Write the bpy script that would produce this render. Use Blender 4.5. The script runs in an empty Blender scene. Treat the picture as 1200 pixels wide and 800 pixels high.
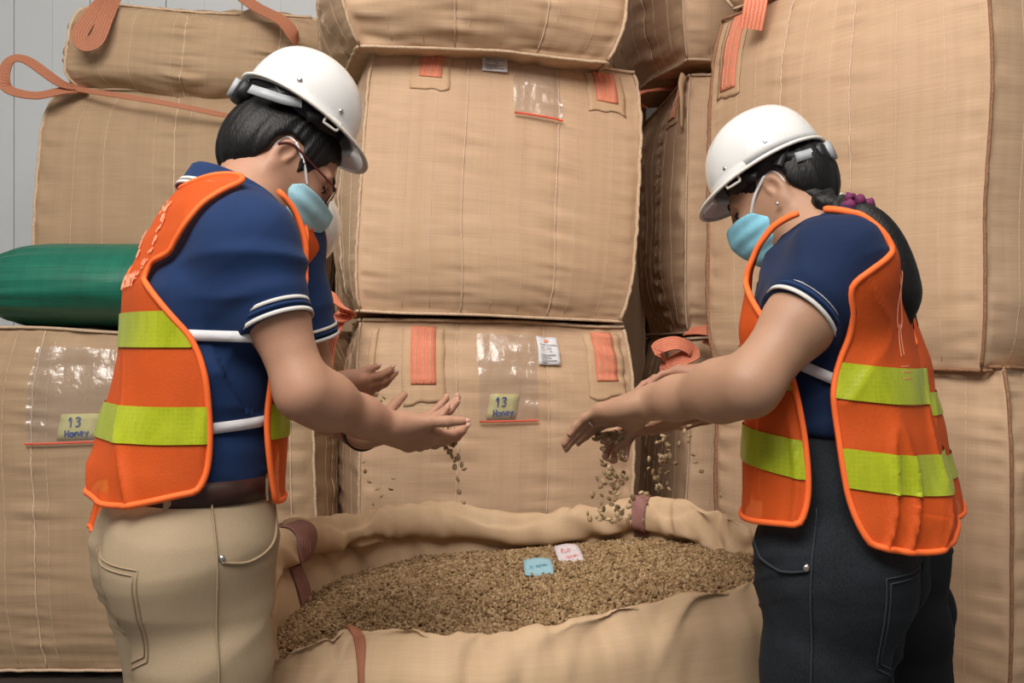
import bpy, bmesh, math, random
import numpy as np
from mathutils import Vector, Matrix
from mathutils.bvhtree import BVHTree
random.seed(7)
RNG = np.random.default_rng(11)
SC = bpy.context.scene
COL = SC.collection

# ------------------------------------------------------------------ camera, world, lights, exposure
CAM_H = 1.22
FPX = 35.0 / 36.0 * 1200.0
cam_data = bpy.data.cameras.new('camera')
cam_data.lens = 35.0
cam_data.sensor_width = 36.0
cam_data.clip_start = 0.05
cam = bpy.data.objects.new('camera', cam_data)
cam.location = (0, 0, CAM_H)
cam.rotation_euler = (math.pi / 2, 0, 0)
COL.objects.link(cam)
SC.camera = cam

world = bpy.data.worlds.new('warehouse_ambient')
SC.world = world
world.use_nodes = True
world.node_tree.nodes['Background'].inputs[0].default_value = (1.0, 0.95, 0.91, 1)
world.node_tree.nodes['Background'].inputs[1].default_value = 0.21

def area_light(name, loc, target, sx, sy, watts, col=(1, 0.945, 0.885)):
    l = bpy.data.lights.new(name, 'AREA')
    l.shape = 'RECTANGLE'
    l.size = sx
    l.size_y = sy
    l.energy = watts
    l.color = col
    o = bpy.data.objects.new(name, l)
    o.location = loc
    o.rotation_euler = (Vector(target) - Vector(loc)).to_track_quat('-Z', 'Y').to_euler()
    COL.objects.link(o)
    return o

# bounced flash off the ceiling behind the photographer, and the hall's strip lights
area_light('ceiling_bounce_light', (-0.9, -0.5, 4.0), (0.0, 3.0, 1.8), 2.8, 1.8, 172)
area_light('strip_light_near', (-0.9, 1.2, 4.2), (-0.7, 1.9, 0.5), 0.16, 2.4, 18)
area_light('strip_light_far', (0.9, 1.2, 4.2), (0.8, 1.9, 0.5), 0.16, 2.4, 18)

SC.view_settings.view_transform = 'Standard'
SC.view_settings.look = 'None'
SC.view_settings.gamma = 1.0
SC.view_settings.exposure = 0.23
SC.view_settings.use_curve_mapping = False

# ------------------------------------------------------------------ basic helpers
A = np.array
def P(px, py, Y):
    """a point of the place, from where the photograph shows it and its real distance"""
    return A([(px - 600.0) * Y / FPX, Y, CAM_H - (py - 400.0) * Y / FPX])

def nrm(v):
    v = A(v, float)
    return v / (np.linalg.norm(v) + 1e-12)

def lerp(a, b, t):
    return a + (b - a) * t

def smoothstep(e0, e1, x):
    t = np.clip((x - e0) / (e1 - e0), 0, 1)
    return t * t * (3 - 2 * t)

def _hash(i, j, k, s):
    n = (i.astype(np.int64) * 374761393 + j.astype(np.int64) * 668265263 + k.astype(np.int64) * 2147483647 + s * 1274126177) & 0xFFFFFFFF
    n = ((n ^ (n >> 13)) * 1274126177) & 0xFFFFFFFF
    return ((n ^ (n >> 16)) & 0xFFFF) / 65535.0

def vnoise(x, y, z=0.0, seed=0):
    """smooth value noise in -1..1"""
    x, y, z = np.broadcast_arrays(A(x, float), A(y, float), A(z, float))
    i, j, k = np.floor(x), np.floor(y), np.floor(z)
    fx, fy, fz = x - i, y - j, z - k
    fx, fy, fz = [f * f * (3 - 2 * f) for f in (fx, fy, fz)]
    r = 0
    for a in (0, 1):
        wa = fx if a else 1 - fx
        for b in (0, 1):
            wb = fy if b else 1 - fy
            for c in (0, 1):
                wc = fz if c else 1 - fz
                r = r + wa * wb * wc * _hash(i + a, j + b, k + c, seed)
    return r * 2 - 1

def polyline(pts, n):
    """Catmull-Rom resample through pts, n points"""
    pts = A(pts, float)
    m = len(pts)
    t = np.linspace(0, m - 1, n)
    i = np.clip(np.floor(t).astype(int), 0, m - 2)
    f = (t - i)[:, None]
    p0, p1, p2, p3 = pts[np.clip(i - 1, 0, m - 1)], pts[i], pts[i + 1], pts[np.clip(i + 2, 0, m - 1)]
    return 0.5 * (2 * p1 + (p2 - p0) * f + (2 * p0 - 5 * p1 + 4 * p2 - p3) * f ** 2 + (3 * p1 - p0 - 3 * p2 + p3) * f ** 3)

def closedline(pts, n):
    pts = A(pts, float)
    m = len(pts)
    t = np.linspace(0, m, n, endpoint=False)
    i = np.floor(t).astype(int)
    f = (t - i)[:, None]
    p0, p1, p2, p3 = pts[(i - 1) % m], pts[i % m], pts[(i + 1) % m], pts[(i + 2) % m]
    return 0.5 * (2 * p1 + (p2 - p0) * f + (2 * p0 - 5 * p1 + 4 * p2 - p3) * f ** 2 + (3 * p1 - p0 - 3 * p2 + p3) * f ** 3)

ORIGIN = {}
def obj(name, V, F, m=None, parent=None, smooth=True, uv=None, attr=None):
    """link one mesh object; V in world coordinates (or in its parent's frame when ORIGIN holds a matrix)"""
    V = A(V, float)
    me = bpy.data.meshes.new(name)
    if parent is not None and parent.name in ORIGIN:
        V = V - ORIGIN[parent.name]
    if isinstance(F, np.ndarray) and F.ndim == 2:
        nf, k = F.shape
        me.vertices.add(len(V))
        me.vertices.foreach_set('co', V.astype(np.float32).ravel())
        me.loops.add(nf * k)
        me.loops.foreach_set('vertex_index', F.astype(np.int32).ravel())
        me.polygons.add(nf)
        me.polygons.foreach_set('loop_start', np.arange(0, nf * k, k, dtype=np.int32))
        me.update(calc_edges=True)
    else:
        me.from_pydata([tuple(v) for v in V], [], [tuple(int(q) for q in f) for f in F])
        me.update()
    if smooth:
        me.polygons.foreach_set('use_smooth', np.ones(len(me.polygons), dtype=bool))
    if uv is not None:
        ul = me.uv_layers.new(name='UVMap')
        li = np.empty(len(me.loops), dtype=np.int32)
        me.loops.foreach_get('vertex_index', li)
        ul.data.foreach_set('uv', A(uv, np.float32)[li].ravel())
    if attr is not None:
        at = me.attributes.new('tint', 'FLOAT', 'POINT')
        at.data.foreach_set('value', A(attr, np.float32))
    me.validate()
    o = bpy.data.objects.new(name, me)
    COL.objects.link(o)
    if m is not None:
        me.materials.append(m)
    if parent is not None:
        o.parent = parent
        if parent.name in ORIGIN:
            ORIGIN[o.name] = ORIGIN[parent.name]
        # a mesh parent holds its vertices relative to the thing's base already
    return o

def thing(name, label, cat, loc, group=None, rotz=0.0):
    o = bpy.data.objects.new(name, None)
    o.empty_display_size = 0.1
    COL.objects.link(o)
    o.location = tuple(loc)
    o.rotation_euler = (0, 0, rotz)
    o['label'] = label
    o['category'] = cat
    if group:
        o['group'] = group
    ORIGIN[o.name] = A(loc, float) if rotz == 0 else A([0, 0, 0.])
    return o

def tag(o, label=None, cat=None, group=None, kind=None):
    if label: o['label'] = label
    if cat: o['category'] = cat
    if group: o['group'] = group
    if kind: o['kind'] = kind
    return o

def join(parts):
    Vs, Fs, n = [], [], 0
    for V, F in parts:
        Vs.append(A(V, float))
        Fs += [tuple(int(i) + n for i in f) for f in F]
        n += len(V)
    return np.concatenate(Vs), Fs

def grid_faces(nu, nv, close_u=False):
    """faces of a grid with index i*nv+j, i in nu, j in nv"""
    iu = np.arange(nu if close_u else nu - 1)
    jv = np.arange(nv - 1)
    I, J = np.meshgrid(iu, jv, indexing='ij')
    I2 = (I + 1) % nu
    return np.stack([I * nv + J, I2 * nv + J, I2 * nv + J + 1, I * nv + J + 1], -1).reshape(-1, 4)

def frames(pts, closed=False, up=None):
    pts = A(pts, float)
    if closed:
        T = np.roll(pts, -1, 0) - np.roll(pts, 1, 0)
    else:
        T = np.gradient(pts, axis=0)
    T /= np.linalg.norm(T, axis=1)[:, None] + 1e-12
    if up is None:
        n = np.cross(T[0], [0.3, 0.2, 1.0])
        n = nrm(n)
        N = []
        for t in T:
            n = n - t * n.dot(t)
            n = nrm(n)
            N.append(n)
        N = A(N)
    else:
        U = np.broadcast_to(A(up, float), T.shape)
        N = U - T * np.sum(U * T, 1)[:, None]
        N /= np.linalg.norm(N, axis=1)[:, None] + 1e-12
    return T, N, np.cross(T, N)

def tube(pts, r, ns=8, closed=False, flat=1.0, up=None, caps=True):
    """round or flattened tube along pts; r scalar or per point; flat scales the width along N"""
    pts = A(pts, float)
    n = len(pts)
    T, N, B = frames(pts, closed, up)
    r = np.broadcast_to(A(r, float), (n,))
    a = np.linspace(0, 2 * np.pi, ns, endpoint=False)
    V = pts[:, None, :] + r[:, None, None] * (np.cos(a)[None, :, None] * N[:, None, :] * flat + np.sin(a)[None, :, None] * B[:, None, :])
    F = []
    m = n if closed else n - 1
    for i in range(m):
        i2 = (i + 1) % n
        for k in range(ns):
            k2 = (k + 1) % ns
            F.append((i * ns + k, i * ns + k2, i2 * ns + k2, i2 * ns + k))
    if caps and not closed:
        F.append(tuple(range(ns - 1, -1, -1)))
        F.append(tuple((n - 1) * ns + k for k in range(ns)))
    return V.reshape(-1, 3), F

def ribbon(pts, width, thick, up, closed=False):
    """flat strap: width along the side direction, thickness along 'up' (array or vector)"""
    pts = A(pts, float)
    T, N, B = frames(pts, closed, up)
    n = len(pts)
    w = np.broadcast_to(A(width, float), (n,))[:, None] / 2
    t = thick / 2
    c = [pts + B * w + N * t, pts - B * w + N * t, pts - B * w - N * t, pts + B * w - N * t]
    V = np.stack(c, 1).reshape(-1, 3)
    F = []
    m = n if closed else n - 1
    for i in range(m):
        i2 = (i + 1) % n
        for k in range(4):
            k2 = (k + 1) % 4
            F.append((i * 4 + k, i * 4 + k2, i2 * 4 + k2, i2 * 4 + k))
    if not closed:
        F.append((0, 1, 2, 3))
        F.append(((n - 1) * 4 + 3, (n - 1) * 4 + 2, (n - 1) * 4 + 1, (n - 1) * 4))
    return V, F

def box(lo, hi):
    (x0, y0, z0), (x1, y1, z1) = lo, hi
    V = [(x0, y0, z0), (x1, y0, z0), (x1, y1, z0), (x0, y1, z0), (x0, y0, z1), (x1, y0, z1), (x1, y1, z1), (x0, y1, z1)]
    F = [(0, 3, 2, 1), (4, 5, 6, 7), (0, 1, 5, 4), (1, 2, 6, 5), (2, 3, 7, 6), (3, 0, 4, 7)]
    return A(V, float), F

def uvsphere(c, r, nu=12, nv=8, M=None):
    """ellipsoid, r scalar or 3 radii, M rows = axes"""
    V = []
    for j in range(1, nv):
        th = math.pi * j / nv
        for i in range(nu):
            ph = 2 * math.pi * i / nu
            V.append((math.sin(th) * math.cos(ph), math.sin(th) * math.sin(ph), math.cos(th)))
    V.append((0, 0, 1)); V.append((0, 0, -1))
    V = A(V) * np.broadcast_to(A(r, float), (3,))
    if M is not None:
        V = V @ A(M)
    V = V + A(c)
    F = []
    for j in range(nv - 2):
        for i in range(nu):
            i2 = (i + 1) % nu
            F.append((j * nu + i, (j + 1) * nu + i, (j + 1) * nu + i2, j * nu + i2))
    t, b = (nv - 1) * nu, (nv - 1) * nu + 1
    for i in range(nu):
        i2 = (i + 1) % nu
        F.append((t, i, i2))
        F.append((b, (nv - 2) * nu + i2, (nv - 2) * nu + i))
    return V, F

# ------------------------------------------------------------------ signed distance modelling
def poly_sdf(x, y, poly):
    """signed distance to a polygon, negative inside"""
    poly = A(poly, float)
    d = np.full(x.shape, 1e9)
    s = np.ones(x.shape)
    n = len(poly)
    for i in range(n):
        a, b = poly[i], poly[(i - 1) % n]
        ex, ey = b - a
        wx, wy = x - a[0], y - a[1]
        t = np.clip((wx * ex + wy * ey) / (ex * ex + ey * ey), 0, 1)
        d = np.minimum(d, (wx - ex * t) ** 2 + (wy - ey * t) ** 2)
        c1, c2, c3 = y >= a[1], y < b[1], ex * wy > ey * wx
        s = np.where((c1 & c2 & c3) | (~c1 & ~c2 & ~c3), -s, s)
    return s * np.sqrt(d)

def chaikin(poly, it=2):
    p = A(poly, float)
    for _ in range(it):
        q = np.roll(p, -1, 0)
        p = np.stack([0.75 * p + 0.25 * q, 0.25 * p + 0.75 * q], 1).reshape(-1, 2)
    return p

class SDF:
    def __init__(self):
        self.prims = []
    def add(self, fn, lo, hi, k=0.02, op='add'):
        self.prims.append((fn, A(lo, float), A(hi, float), k, op))
    def ell(self, c, r, M=None, k=0.02, op='add'):
        c = A(c, float); r = A(r, float) * np.ones(3)
        M = np.eye(3) if M is None else A(M, float)
        def fn(Q):
            q = (Q - c) @ M.T
            k0 = np.sqrt(np.sum((q / r) ** 2, -1))
            k1 = np.sqrt(np.sum((q / r ** 2) ** 2, -1)) + 1e-9
            return k0 * (k0 - 1) / k1
        R = r.max()
        self.add(fn, c - R, c + R, k, op)
    def cone(self, a, b, ra, rb, k=0.02, op='add'):
        a = A(a, float); b = A(b, float); ba = b - a; L2 = ba.dot(ba) + 1e-12
        def fn(Q):
            q = Q - a
            t = np.clip(q @ ba / L2, 0, 1)
            return np.linalg.norm(q - t[..., None] * ba, axis=-1) - (ra + (rb - ra) * t)
        R = max(ra, rb)
        self.add(fn, np.minimum(a, b) - R, np.maximum(a, b) + R, k, op)
    def econe(self, a, b, lat, w0, w1, k=0.02, ex=2.0, flat0=False, flat1=False, op='add'):
        """elliptical cone a->b; lat = lateral direction; w0,w1 = (half width along lat, half depth)"""
        a = A(a, float); b = A(b, float)
        ax = b - a; L = np.linalg.norm(ax); ax = ax / L
        u = A(lat, float); u = nrm(u - ax * u.dot(ax)); v = np.cross(ax, u)
        def fn(Q):
            q = Q - a
            s = q @ ax
            t = s / L
            tc = np.clip(t, 0, 1)
            wu = w0[0] + (w1[0] - w0[0]) * tc
            wv = w0[1] + (w1[1] - w0[1]) * tc
            qu, qv = np.abs(q @ u) / wu, np.abs(q @ v) / wv
            rr = np.sqrt(qu * qu + qv * qv) if ex == 2.0 else (qu ** ex + qv ** ex) ** (1 / ex)
            m = np.minimum(wu, wv)
            dz = (t - tc) * L
            if flat0: dz = np.where(t < 0, 0, dz)
            if flat1: dz = np.where(t > 1, 0, dz)
            d = np.sqrt((rr * m) ** 2 + dz * dz) - m
            if flat0: d = np.maximum(d, -s)
            if flat1: d = np.maximum(d, s - L)
            return d
        R = max(max(w0), max(w1))
        self.add(fn, np.minimum(a, b) - R, np.maximum(a, b) + R, k, op)
    def eval(self, Q):
        Q = A(Q, float)
        D = np.full(Q.shape[:-1], 10.0)
        for fn, lo, hi, k, op in self.prims:
            D = combine(D, fn(Q), k, op)
        return D
    def mesh(self, h, lo=None, hi=None, smooth=2):
        ad = [p for p in self.prims if p[4] == 'add']
        if lo is None: lo = np.min([p[1] for p in ad], 0) - 0.02
        if hi is None: hi = np.max([p[2] for p in ad], 0) + 0.02
        lo = A(lo, float); hi = A(hi, float)
        n = np.maximum(np.ceil((hi - lo) / h).astype(int) + 1, 2)
        D = np.full(n, 10.0, dtype=np.float32)
        ax = [lo[i] + h * np.arange(n[i]) for i in range(3)]
        for fn, plo, phi, k, op in self.prims:
            m = k + 3 * h
            i0 = np.clip(np.floor((plo - m - lo) / h).astype(int), 0, n)
            i1 = np.clip(np.ceil((phi + m - lo) / h).astype(int) + 1, 0, n)
            if np.any(i1 <= i0): continue
            sl = tuple(slice(i0[i], i1[i]) for i in range(3))
            # work in slabs to keep memory low
            for s in range(i0[0], i1[0], 24):
                e = min(s + 24, i1[0])
                Q = np.stack(np.meshgrid(ax[0][s:e], ax[1][sl[1]], ax[2][sl[2]], indexing='ij'), -1)
                D[s:e, sl[1], sl[2]] = combine(D[s:e, sl[1], sl[2]], fn(Q), k, op)
        V, F = surface_nets(D, lo, h)
        return smooth_mesh(V, F, smooth), F

def combine(a, b, k, op):
    if op == 'add':
        hh = np.maximum(k - np.abs(a - b), 0) / k
        return np.minimum(a, b) - hh * hh * k * 0.25
    if op == 'sub':
        b = -b
        hh = np.maximum(k - np.abs(a - b), 0) / k
        return np.maximum(a, b) + hh * hh * k * 0.25
    return np.maximum(a, b)

def surface_nets(D, lo, h):
    ins = D < 0
    n = D.shape
    c = np.zeros((n[0] - 1, n[1] - 1, n[2] - 1), dtype=np.uint8)
    for a in (0, 1):
        for b in (0, 1):
            for d in (0, 1):
                c += ins[a:n[0] - 1 + a, b:n[1] - 1 + b, d:n[2] - 1 + d]
    cells = np.argwhere((c > 0) & (c < 8))
    ids = np.full(c.shape, -1, dtype=np.int32)
    ids[tuple(cells.T)] = np.arange(len(cells))
    corner = [(a, b, d) for a in (0, 1) for b in (0, 1) for d in (0, 1)]
    val = {q: D[cells[:, 0] + q[0], cells[:, 1] + q[1], cells[:, 2] + q[2]].astype(float) for q in corner}
    acc = np.zeros((len(cells), 3)); cnt = np.zeros(len(cells))
    for q in corner:
        for axis in range(3):
            if q[axis] == 0:
                p = list(q); p[axis] = 1; p = tuple(p)
                da, db = val[q], val[p]
                cr = (da < 0) != (db < 0)
                t = np.where(cr, da / np.where(cr, da - db, 1), 0)
                pt = np.tile(A(q, float), (len(cells), 1)); pt[:, axis] += t
                acc += pt * cr[:, None]; cnt += cr
    V = lo + h * (cells + acc / cnt[:, None])
    Fs = []
    for axis in range(3):
        sl0 = [slice(None)] * 3; sl1 = [slice(None)] * 3
        sl0[axis] = slice(0, n[axis] - 1); sl1[axis] = slice(1, n[axis])
        cr = ins[tuple(sl0)] != ins[tuple(sl1)]
        E = np.argwhere(cr)
        b, d = [i for i in range(3) if i != axis]
        ok = (E[:, b] > 0) & (E[:, d] > 0) & (E[:, b] < n[b] - 1) & (E[:, d] < n[d] - 1)
        E = E[ok]
        if not len(E): continue
        q = []
        for ob, od in ((-1, -1), (0, -1), (0, 0), (-1, 0)):
            X = E.copy(); X[:, b] += ob; X[:, d] += od
            q.append(ids[tuple(X.T)])
        q = np.stack(q, 1)
        pos = ins[tuple(E.T)]
        flip = pos if axis != 1 else ~pos
        q[~flip] = q[~flip][:, ::-1]
        Fs.append(q)
    return V, np.concatenate(Fs)

def smooth_mesh(V, F, it=2, lam=0.5):
    e = np.concatenate([F[:, [i, (i + 1) % F.shape[1]]] for i in range(F.shape[1])])
    e = np.concatenate([e, e[:, ::-1]])
    n = len(V)
    deg = np.bincount(e[:, 0], minlength=n)[:, None] + 1e-9
    for k in range(it):
        for l in (lam, -lam * 0.92):
            S = np.stack([np.bincount(e[:, 0], weights=V[e[:, 1], i], minlength=n) for i in range(3)], 1)
            V = V + l * (S / deg - V)
    return V

def normals(V, F):
    F = A(F)
    a, b, c = V[F[:, 0]], V[F[:, 1]], V[F[:, 2]]
    fn = np.cross(b - a, c - a)
    N = np.zeros_like(V)
    for i in range(F.shape[1]):
        for j in range(3):
            N[:, j] += np.bincount(F[:, i], weights=fn[:, j], minlength=len(V))
    return N / (np.linalg.norm(N, axis=1)[:, None] + 1e-12)

def tri(F):
    F = A(F)
    if F.shape[1] == 3: return F
    return np.concatenate([F[:, [0, 1, 2]], F[:, [0, 2, 3]]])

def clip(V, T, m):
    """keep the part of a triangle mesh where m > 0, cut cleanly"""
    T = tri(T)
    s = m[T] > 0
    c = s.sum(1)
    keep = T[c == 3]
    newV = [V]; base = len(V)
    cache = {}
    nv = []
    def cut(i, j):
        nonlocal base
        key = (i, j) if i < j else (j, i)
        if key not in cache:
            t = m[i] / (m[i] - m[j])
            t = min(max(t, 0.0), 1.0)
            nv.append(V[i] + (V[j] - V[i]) * t)
            cache[key] = base
            base += 1
        return cache[key]
    out = []
    for t, st in zip(T[(c == 1) | (c == 2)], s[(c == 1) | (c == 2)]):
        k = int(np.argmax(st)) if st.sum() == 1 else int(np.argmin(st))
        a, b, d = int(t[k]), int(t[(k + 1) % 3]), int(t[(k + 2) % 3])
        ab, ad = cut(a, b), cut(a, d)
        if st.sum() == 1:
            out.append((a, ab, ad))
        else:
            out.append((ab, b, d)); out.append((ab, d, ad))
    W = np.concatenate([V, A(nv).reshape(-1, 3)]) if nv else V
    T2 = np.concatenate([keep, A(out, int).reshape(-1, 3)]) if out else keep
    used = np.unique(T2)
    mp = np.full(len(W), -1); mp[used] = np.arange(len(used))
    return W[used], mp[T2]

def loops_of(V, T, min_len=0.1):
    """boundary loops of a triangle mesh, as arrays of points"""
    e = np.concatenate([T[:, [0, 1]], T[:, [1, 2]], T[:, [2, 0]]])
    key = np.sort(e, 1)
    u, idx, cnt = np.unique(key, axis=0, return_index=True, return_counts=True)
    be = e[idx[cnt == 1]]
    nxt = {}
    for a, b in be:
        nxt.setdefault(int(a), []).append(int(b))
    res = []
    while nxt:
        a = next(iter(nxt))
        loop = [a]; cur = a
        while cur in nxt:
            b = nxt[cur].pop()
            if not nxt[cur]: del nxt[cur]
            cur = b
            if cur == a: break
            loop.append(cur)
        pts = V[loop]
        if len(pts) > 8 and np.sum(np.linalg.norm(np.diff(pts, axis=0), axis=1)) > min_len:
            res.append(pts)
    return res

def even(pts, step, closed=True, smooth=3):
    pts = A(pts, float)
    for _ in range(smooth):
        pts = 0.25 * np.roll(pts, 1, 0) + 0.5 * pts + 0.25 * np.roll(pts, -1, 0)
    Q = np.concatenate([pts, pts[:1]]) if closed else pts
    d = np.concatenate([[0], np.cumsum(np.linalg.norm(np.diff(Q, axis=0), axis=1))])
    n = max(int(d[-1] / step), 6)
    t = np.linspace(0, d[-1], n, endpoint=not closed)
    return np.stack([np.interp(t, d, Q[:, i]) for i in range(3)], 1)
# ------------------------------------------------------------------ materials
def new_mat(name):
    m = bpy.data.materials.new(name)
    m.use_nodes = True
    nt = m.node_tree
    return m, nt, nt.nodes['Principled BSDF']

def node(nt, t, **kw):
    n = nt.nodes.new(t)
    for k, v in kw.items():
        setattr(n, k, v)
    return n

def stretched_noise(nt, coord, scale, ns=1.0, detail=2.0, rot=(0, 0, 0)):
    mp = node(nt, 'ShaderNodeMapping')
    mp.inputs['Scale'].default_value = scale
    mp.inputs['Rotation'].default_value = rot
    nt.links.new(coord, mp.inputs['Vector'])
    nz = node(nt, 'ShaderNodeTexNoise')
    nz.inputs['Scale'].default_value = ns
    nz.inputs['Detail'].default_value = detail
    nt.links.new(mp.outputs[0], nz.inputs['Vector'])
    return nz.outputs[0]

def madd(nt, *terms):
    """sum of (socket, weight)"""
    acc = None
    for s, w in terms:
        mu = node(nt, 'ShaderNodeMath', operation='MULTIPLY_ADD')
        nt.links.new(s, mu.inputs[0])
        mu.inputs[1].default_value = w
        if acc is None: mu.inputs[2].default_value = 0
        else: nt.links.new(acc, mu.inputs[2])
        acc = mu.outputs[0]
    return acc

def ramp(nt, fac, stops):
    r = node(nt, 'ShaderNodeValToRGB')
    el = r.color_ramp.elements
    while len(el) < len(stops): el.new(0.5)
    for e, (p, c) in zip(el, stops):
        e.position = p
        e.color = (*c, 1)
    nt.links.new(fac, r.inputs[0])
    return r.outputs[0]

def bump(nt, h, bs, strength, dist):
    b = node(nt, 'ShaderNodeBump')
    b.inputs['Strength'].default_value = strength
    b.inputs['Distance'].default_value = dist
    nt.links.new(h, b.inputs['Height'])
    nt.links.new(b.outputs[0], bs.inputs['Normal'])

def simple(name, col, rough=0.6, var=0.12, scale=(30, 30, 30), bumpd=0.0, spec=0.4, metal=0.0, sheen=0.0, sss=0.0, coat=0.0):
    m, nt, bs = new_mat(name)
    tc = node(nt, 'ShaderNodeTexCoord')
    nz = stretched_noise(nt, tc.outputs['Object'], scale, 1.0, 3.0)
    c0 = tuple(min(1, v * (1 - var)) for v in col); c1 = tuple(min(1, v * (1 + var)) for v in col)
    nt.links.new(ramp(nt, nz, [(0.25, c0), (0.75, c1)]), bs.inputs['Base Color'])
    bs.inputs['Roughness'].default_value = rough
    bs.inputs['Specular IOR Level'].default_value = spec
    bs.inputs['Metallic'].default_value = metal
    if sheen:
        bs.inputs['Sheen Weight'].default_value = sheen
    if sss:
        bs.inputs['Subsurface Weight'].default_value = sss
        bs.inputs['Subsurface Radius'].default_value = (0.012, 0.005, 0.003)
    if coat: bs.inputs['Coat Weight'].default_value = coat
    if bumpd: bump(nt, nz, bs, 0.6, bumpd)
    return m

def woven(name, ca, cb, fine=1.0, streak=0.5, rough=0.72, bumpd=0.0012, spec=0.25):
    """woven polypropylene cloth: fine crossing threads, faint streaks; UV in metres"""
    m, nt, bs = new_mat(name)
    tc = node(nt, 'ShaderNodeTexCoord')
    uv = tc.outputs['UV']
    weft = stretched_noise(nt, uv, (7 * fine, 230 * fine, 1), 1, 2)
    warp = stretched_noise(nt, uv, (260 * fine, 5 * fine, 1), 1, 2)
    stripe = stretched_noise(nt, uv, (26, 0.6, 1), 1, 1)
    cloud = stretched_noise(nt, uv, (3, 4, 1), 1, 3)
    fac = madd(nt, (weft, 0.34 * streak / 0.5), (warp, 0.16 * streak / 0.5), (stripe, 0.25), (cloud, 0.25))
    fac = madd(nt, (fac, 1 / (0.5 * streak / 0.5 + 0.5)))
    nt.links.new(ramp(nt, fac, [(0.3, ca), (0.7, cb)]), bs.inputs['Base Color'])
    bs.inputs['Roughness'].default_value = rough
    bs.inputs['Specular IOR Level'].default_value = spec
    wrink = stretched_noise(nt, uv, (5, 60, 1), 1, 3)
    hgt = madd(nt, (weft, 0.5), (warp, 0.35), (wrink, 0.9))
    bump(nt, hgt, bs, 0.55, bumpd)
    return m

M = {}
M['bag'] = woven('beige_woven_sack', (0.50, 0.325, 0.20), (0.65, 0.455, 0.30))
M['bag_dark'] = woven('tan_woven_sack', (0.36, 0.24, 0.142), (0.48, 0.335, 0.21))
M['bag_thin'] = woven('beige_patch_cloth', (0.50, 0.32, 0.185), (0.68, 0.47, 0.30), fine=1.4)
M['open_bag'] = woven('soft_beige_sack', (0.53, 0.36, 0.215), (0.64, 0.46, 0.295), fine=0.8, streak=0.3)
M['green'] = woven('green_woven_sack', (0.004, 0.085, 0.055), (0.012, 0.19, 0.12), fine=0.7, rough=0.42, spec=0.5)
M['cord'] = simple('seam_thread', (0.60, 0.44, 0.30), 0.8, 0.25, (160, 160, 160), 0.001)
M['pale_thread'] = simple('pale_thread', (0.66, 0.50, 0.36), 0.8, 0.25, (200, 200, 200))
M['brown_seam'] = simple('brown_seam_tape', (0.30, 0.155, 0.085), 0.85, 0.35, (140, 140, 140), 0.001)
def webbing(name, ca, cb):
    m, nt, bs = new_mat(name)
    tc = node(nt, 'ShaderNodeTexCoord')
    w = node(nt, 'ShaderNodeTexWave', wave_type='BANDS', bands_direction='X')
    w.inputs['Scale'].default_value = 1.0
    w.inputs['Distortion'].default_value = 1.5
    mp = node(nt, 'ShaderNodeMapping'); mp.inputs['Scale'].default_value = (70, 40, 40)
    nt.links.new(tc.outputs['UV'], mp.inputs[0]); nt.links.new(mp.outputs[0], w.inputs['Vector'])
    nz = stretched_noise(nt, tc.outputs['UV'], (120, 260, 1), 1, 2)
    fac = madd(nt, (w.outputs['Fac'], 0.45), (nz, 0.55))
    nt.links.new(ramp(nt, fac, [(0.25, ca), (0.75, cb)]), bs.inputs['Base Color'])
    bs.inputs['Roughness'].default_value = 0.75
    bump(nt, fac, bs, 0.5, 0.0015)
    return m
M['web_red'] = webbing('coral_webbing', (0.66, 0.16, 0.085), (0.86, 0.33, 0.20))
M['web_rust'] = webbing('rust_webbing', (0.34, 0.12, 0.06), (0.50, 0.20, 0.11))
M['web_mauve'] = webbing('mauve_webbing', (0.17, 0.075, 0.07), (0.42, 0.20, 0.165))
M['paper'] = simple('white_paper', (0.76, 0.76, 0.78), 0.7, 0.05, (40, 40, 40))
M['yellow_note'] = simple('yellow_note_paper', (0.62, 0.58, 0.26), 0.7, 0.08, (30, 30, 30))
M['blue_slip'] = simple('blue_paper', (0.30, 0.50, 0.57), 0.7, 0.05, (40, 40, 40))
M['pink_slip'] = simple('pale_pink_paper', (0.66, 0.58, 0.60), 0.7, 0.06, (40, 40, 40))
M['ink_blue'] = simple('blue_marker', (0.035, 0.085, 0.27), 0.6, 0.2)
M['ink_grey'] = simple('grey_print', (0.25, 0.25, 0.29), 0.7, 0.2)
M['ink_red'] = simple('red_pen', (0.75, 0.27, 0.25), 0.6, 0.15)
M['ink_faint_blue'] = simple('blue_pen', (0.14, 0.32, 0.45), 0.6, 0.15)
M['zip_red'] = simple('red_zip_seal', (0.75, 0.10, 0.05), 0.45, 0.1)

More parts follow.
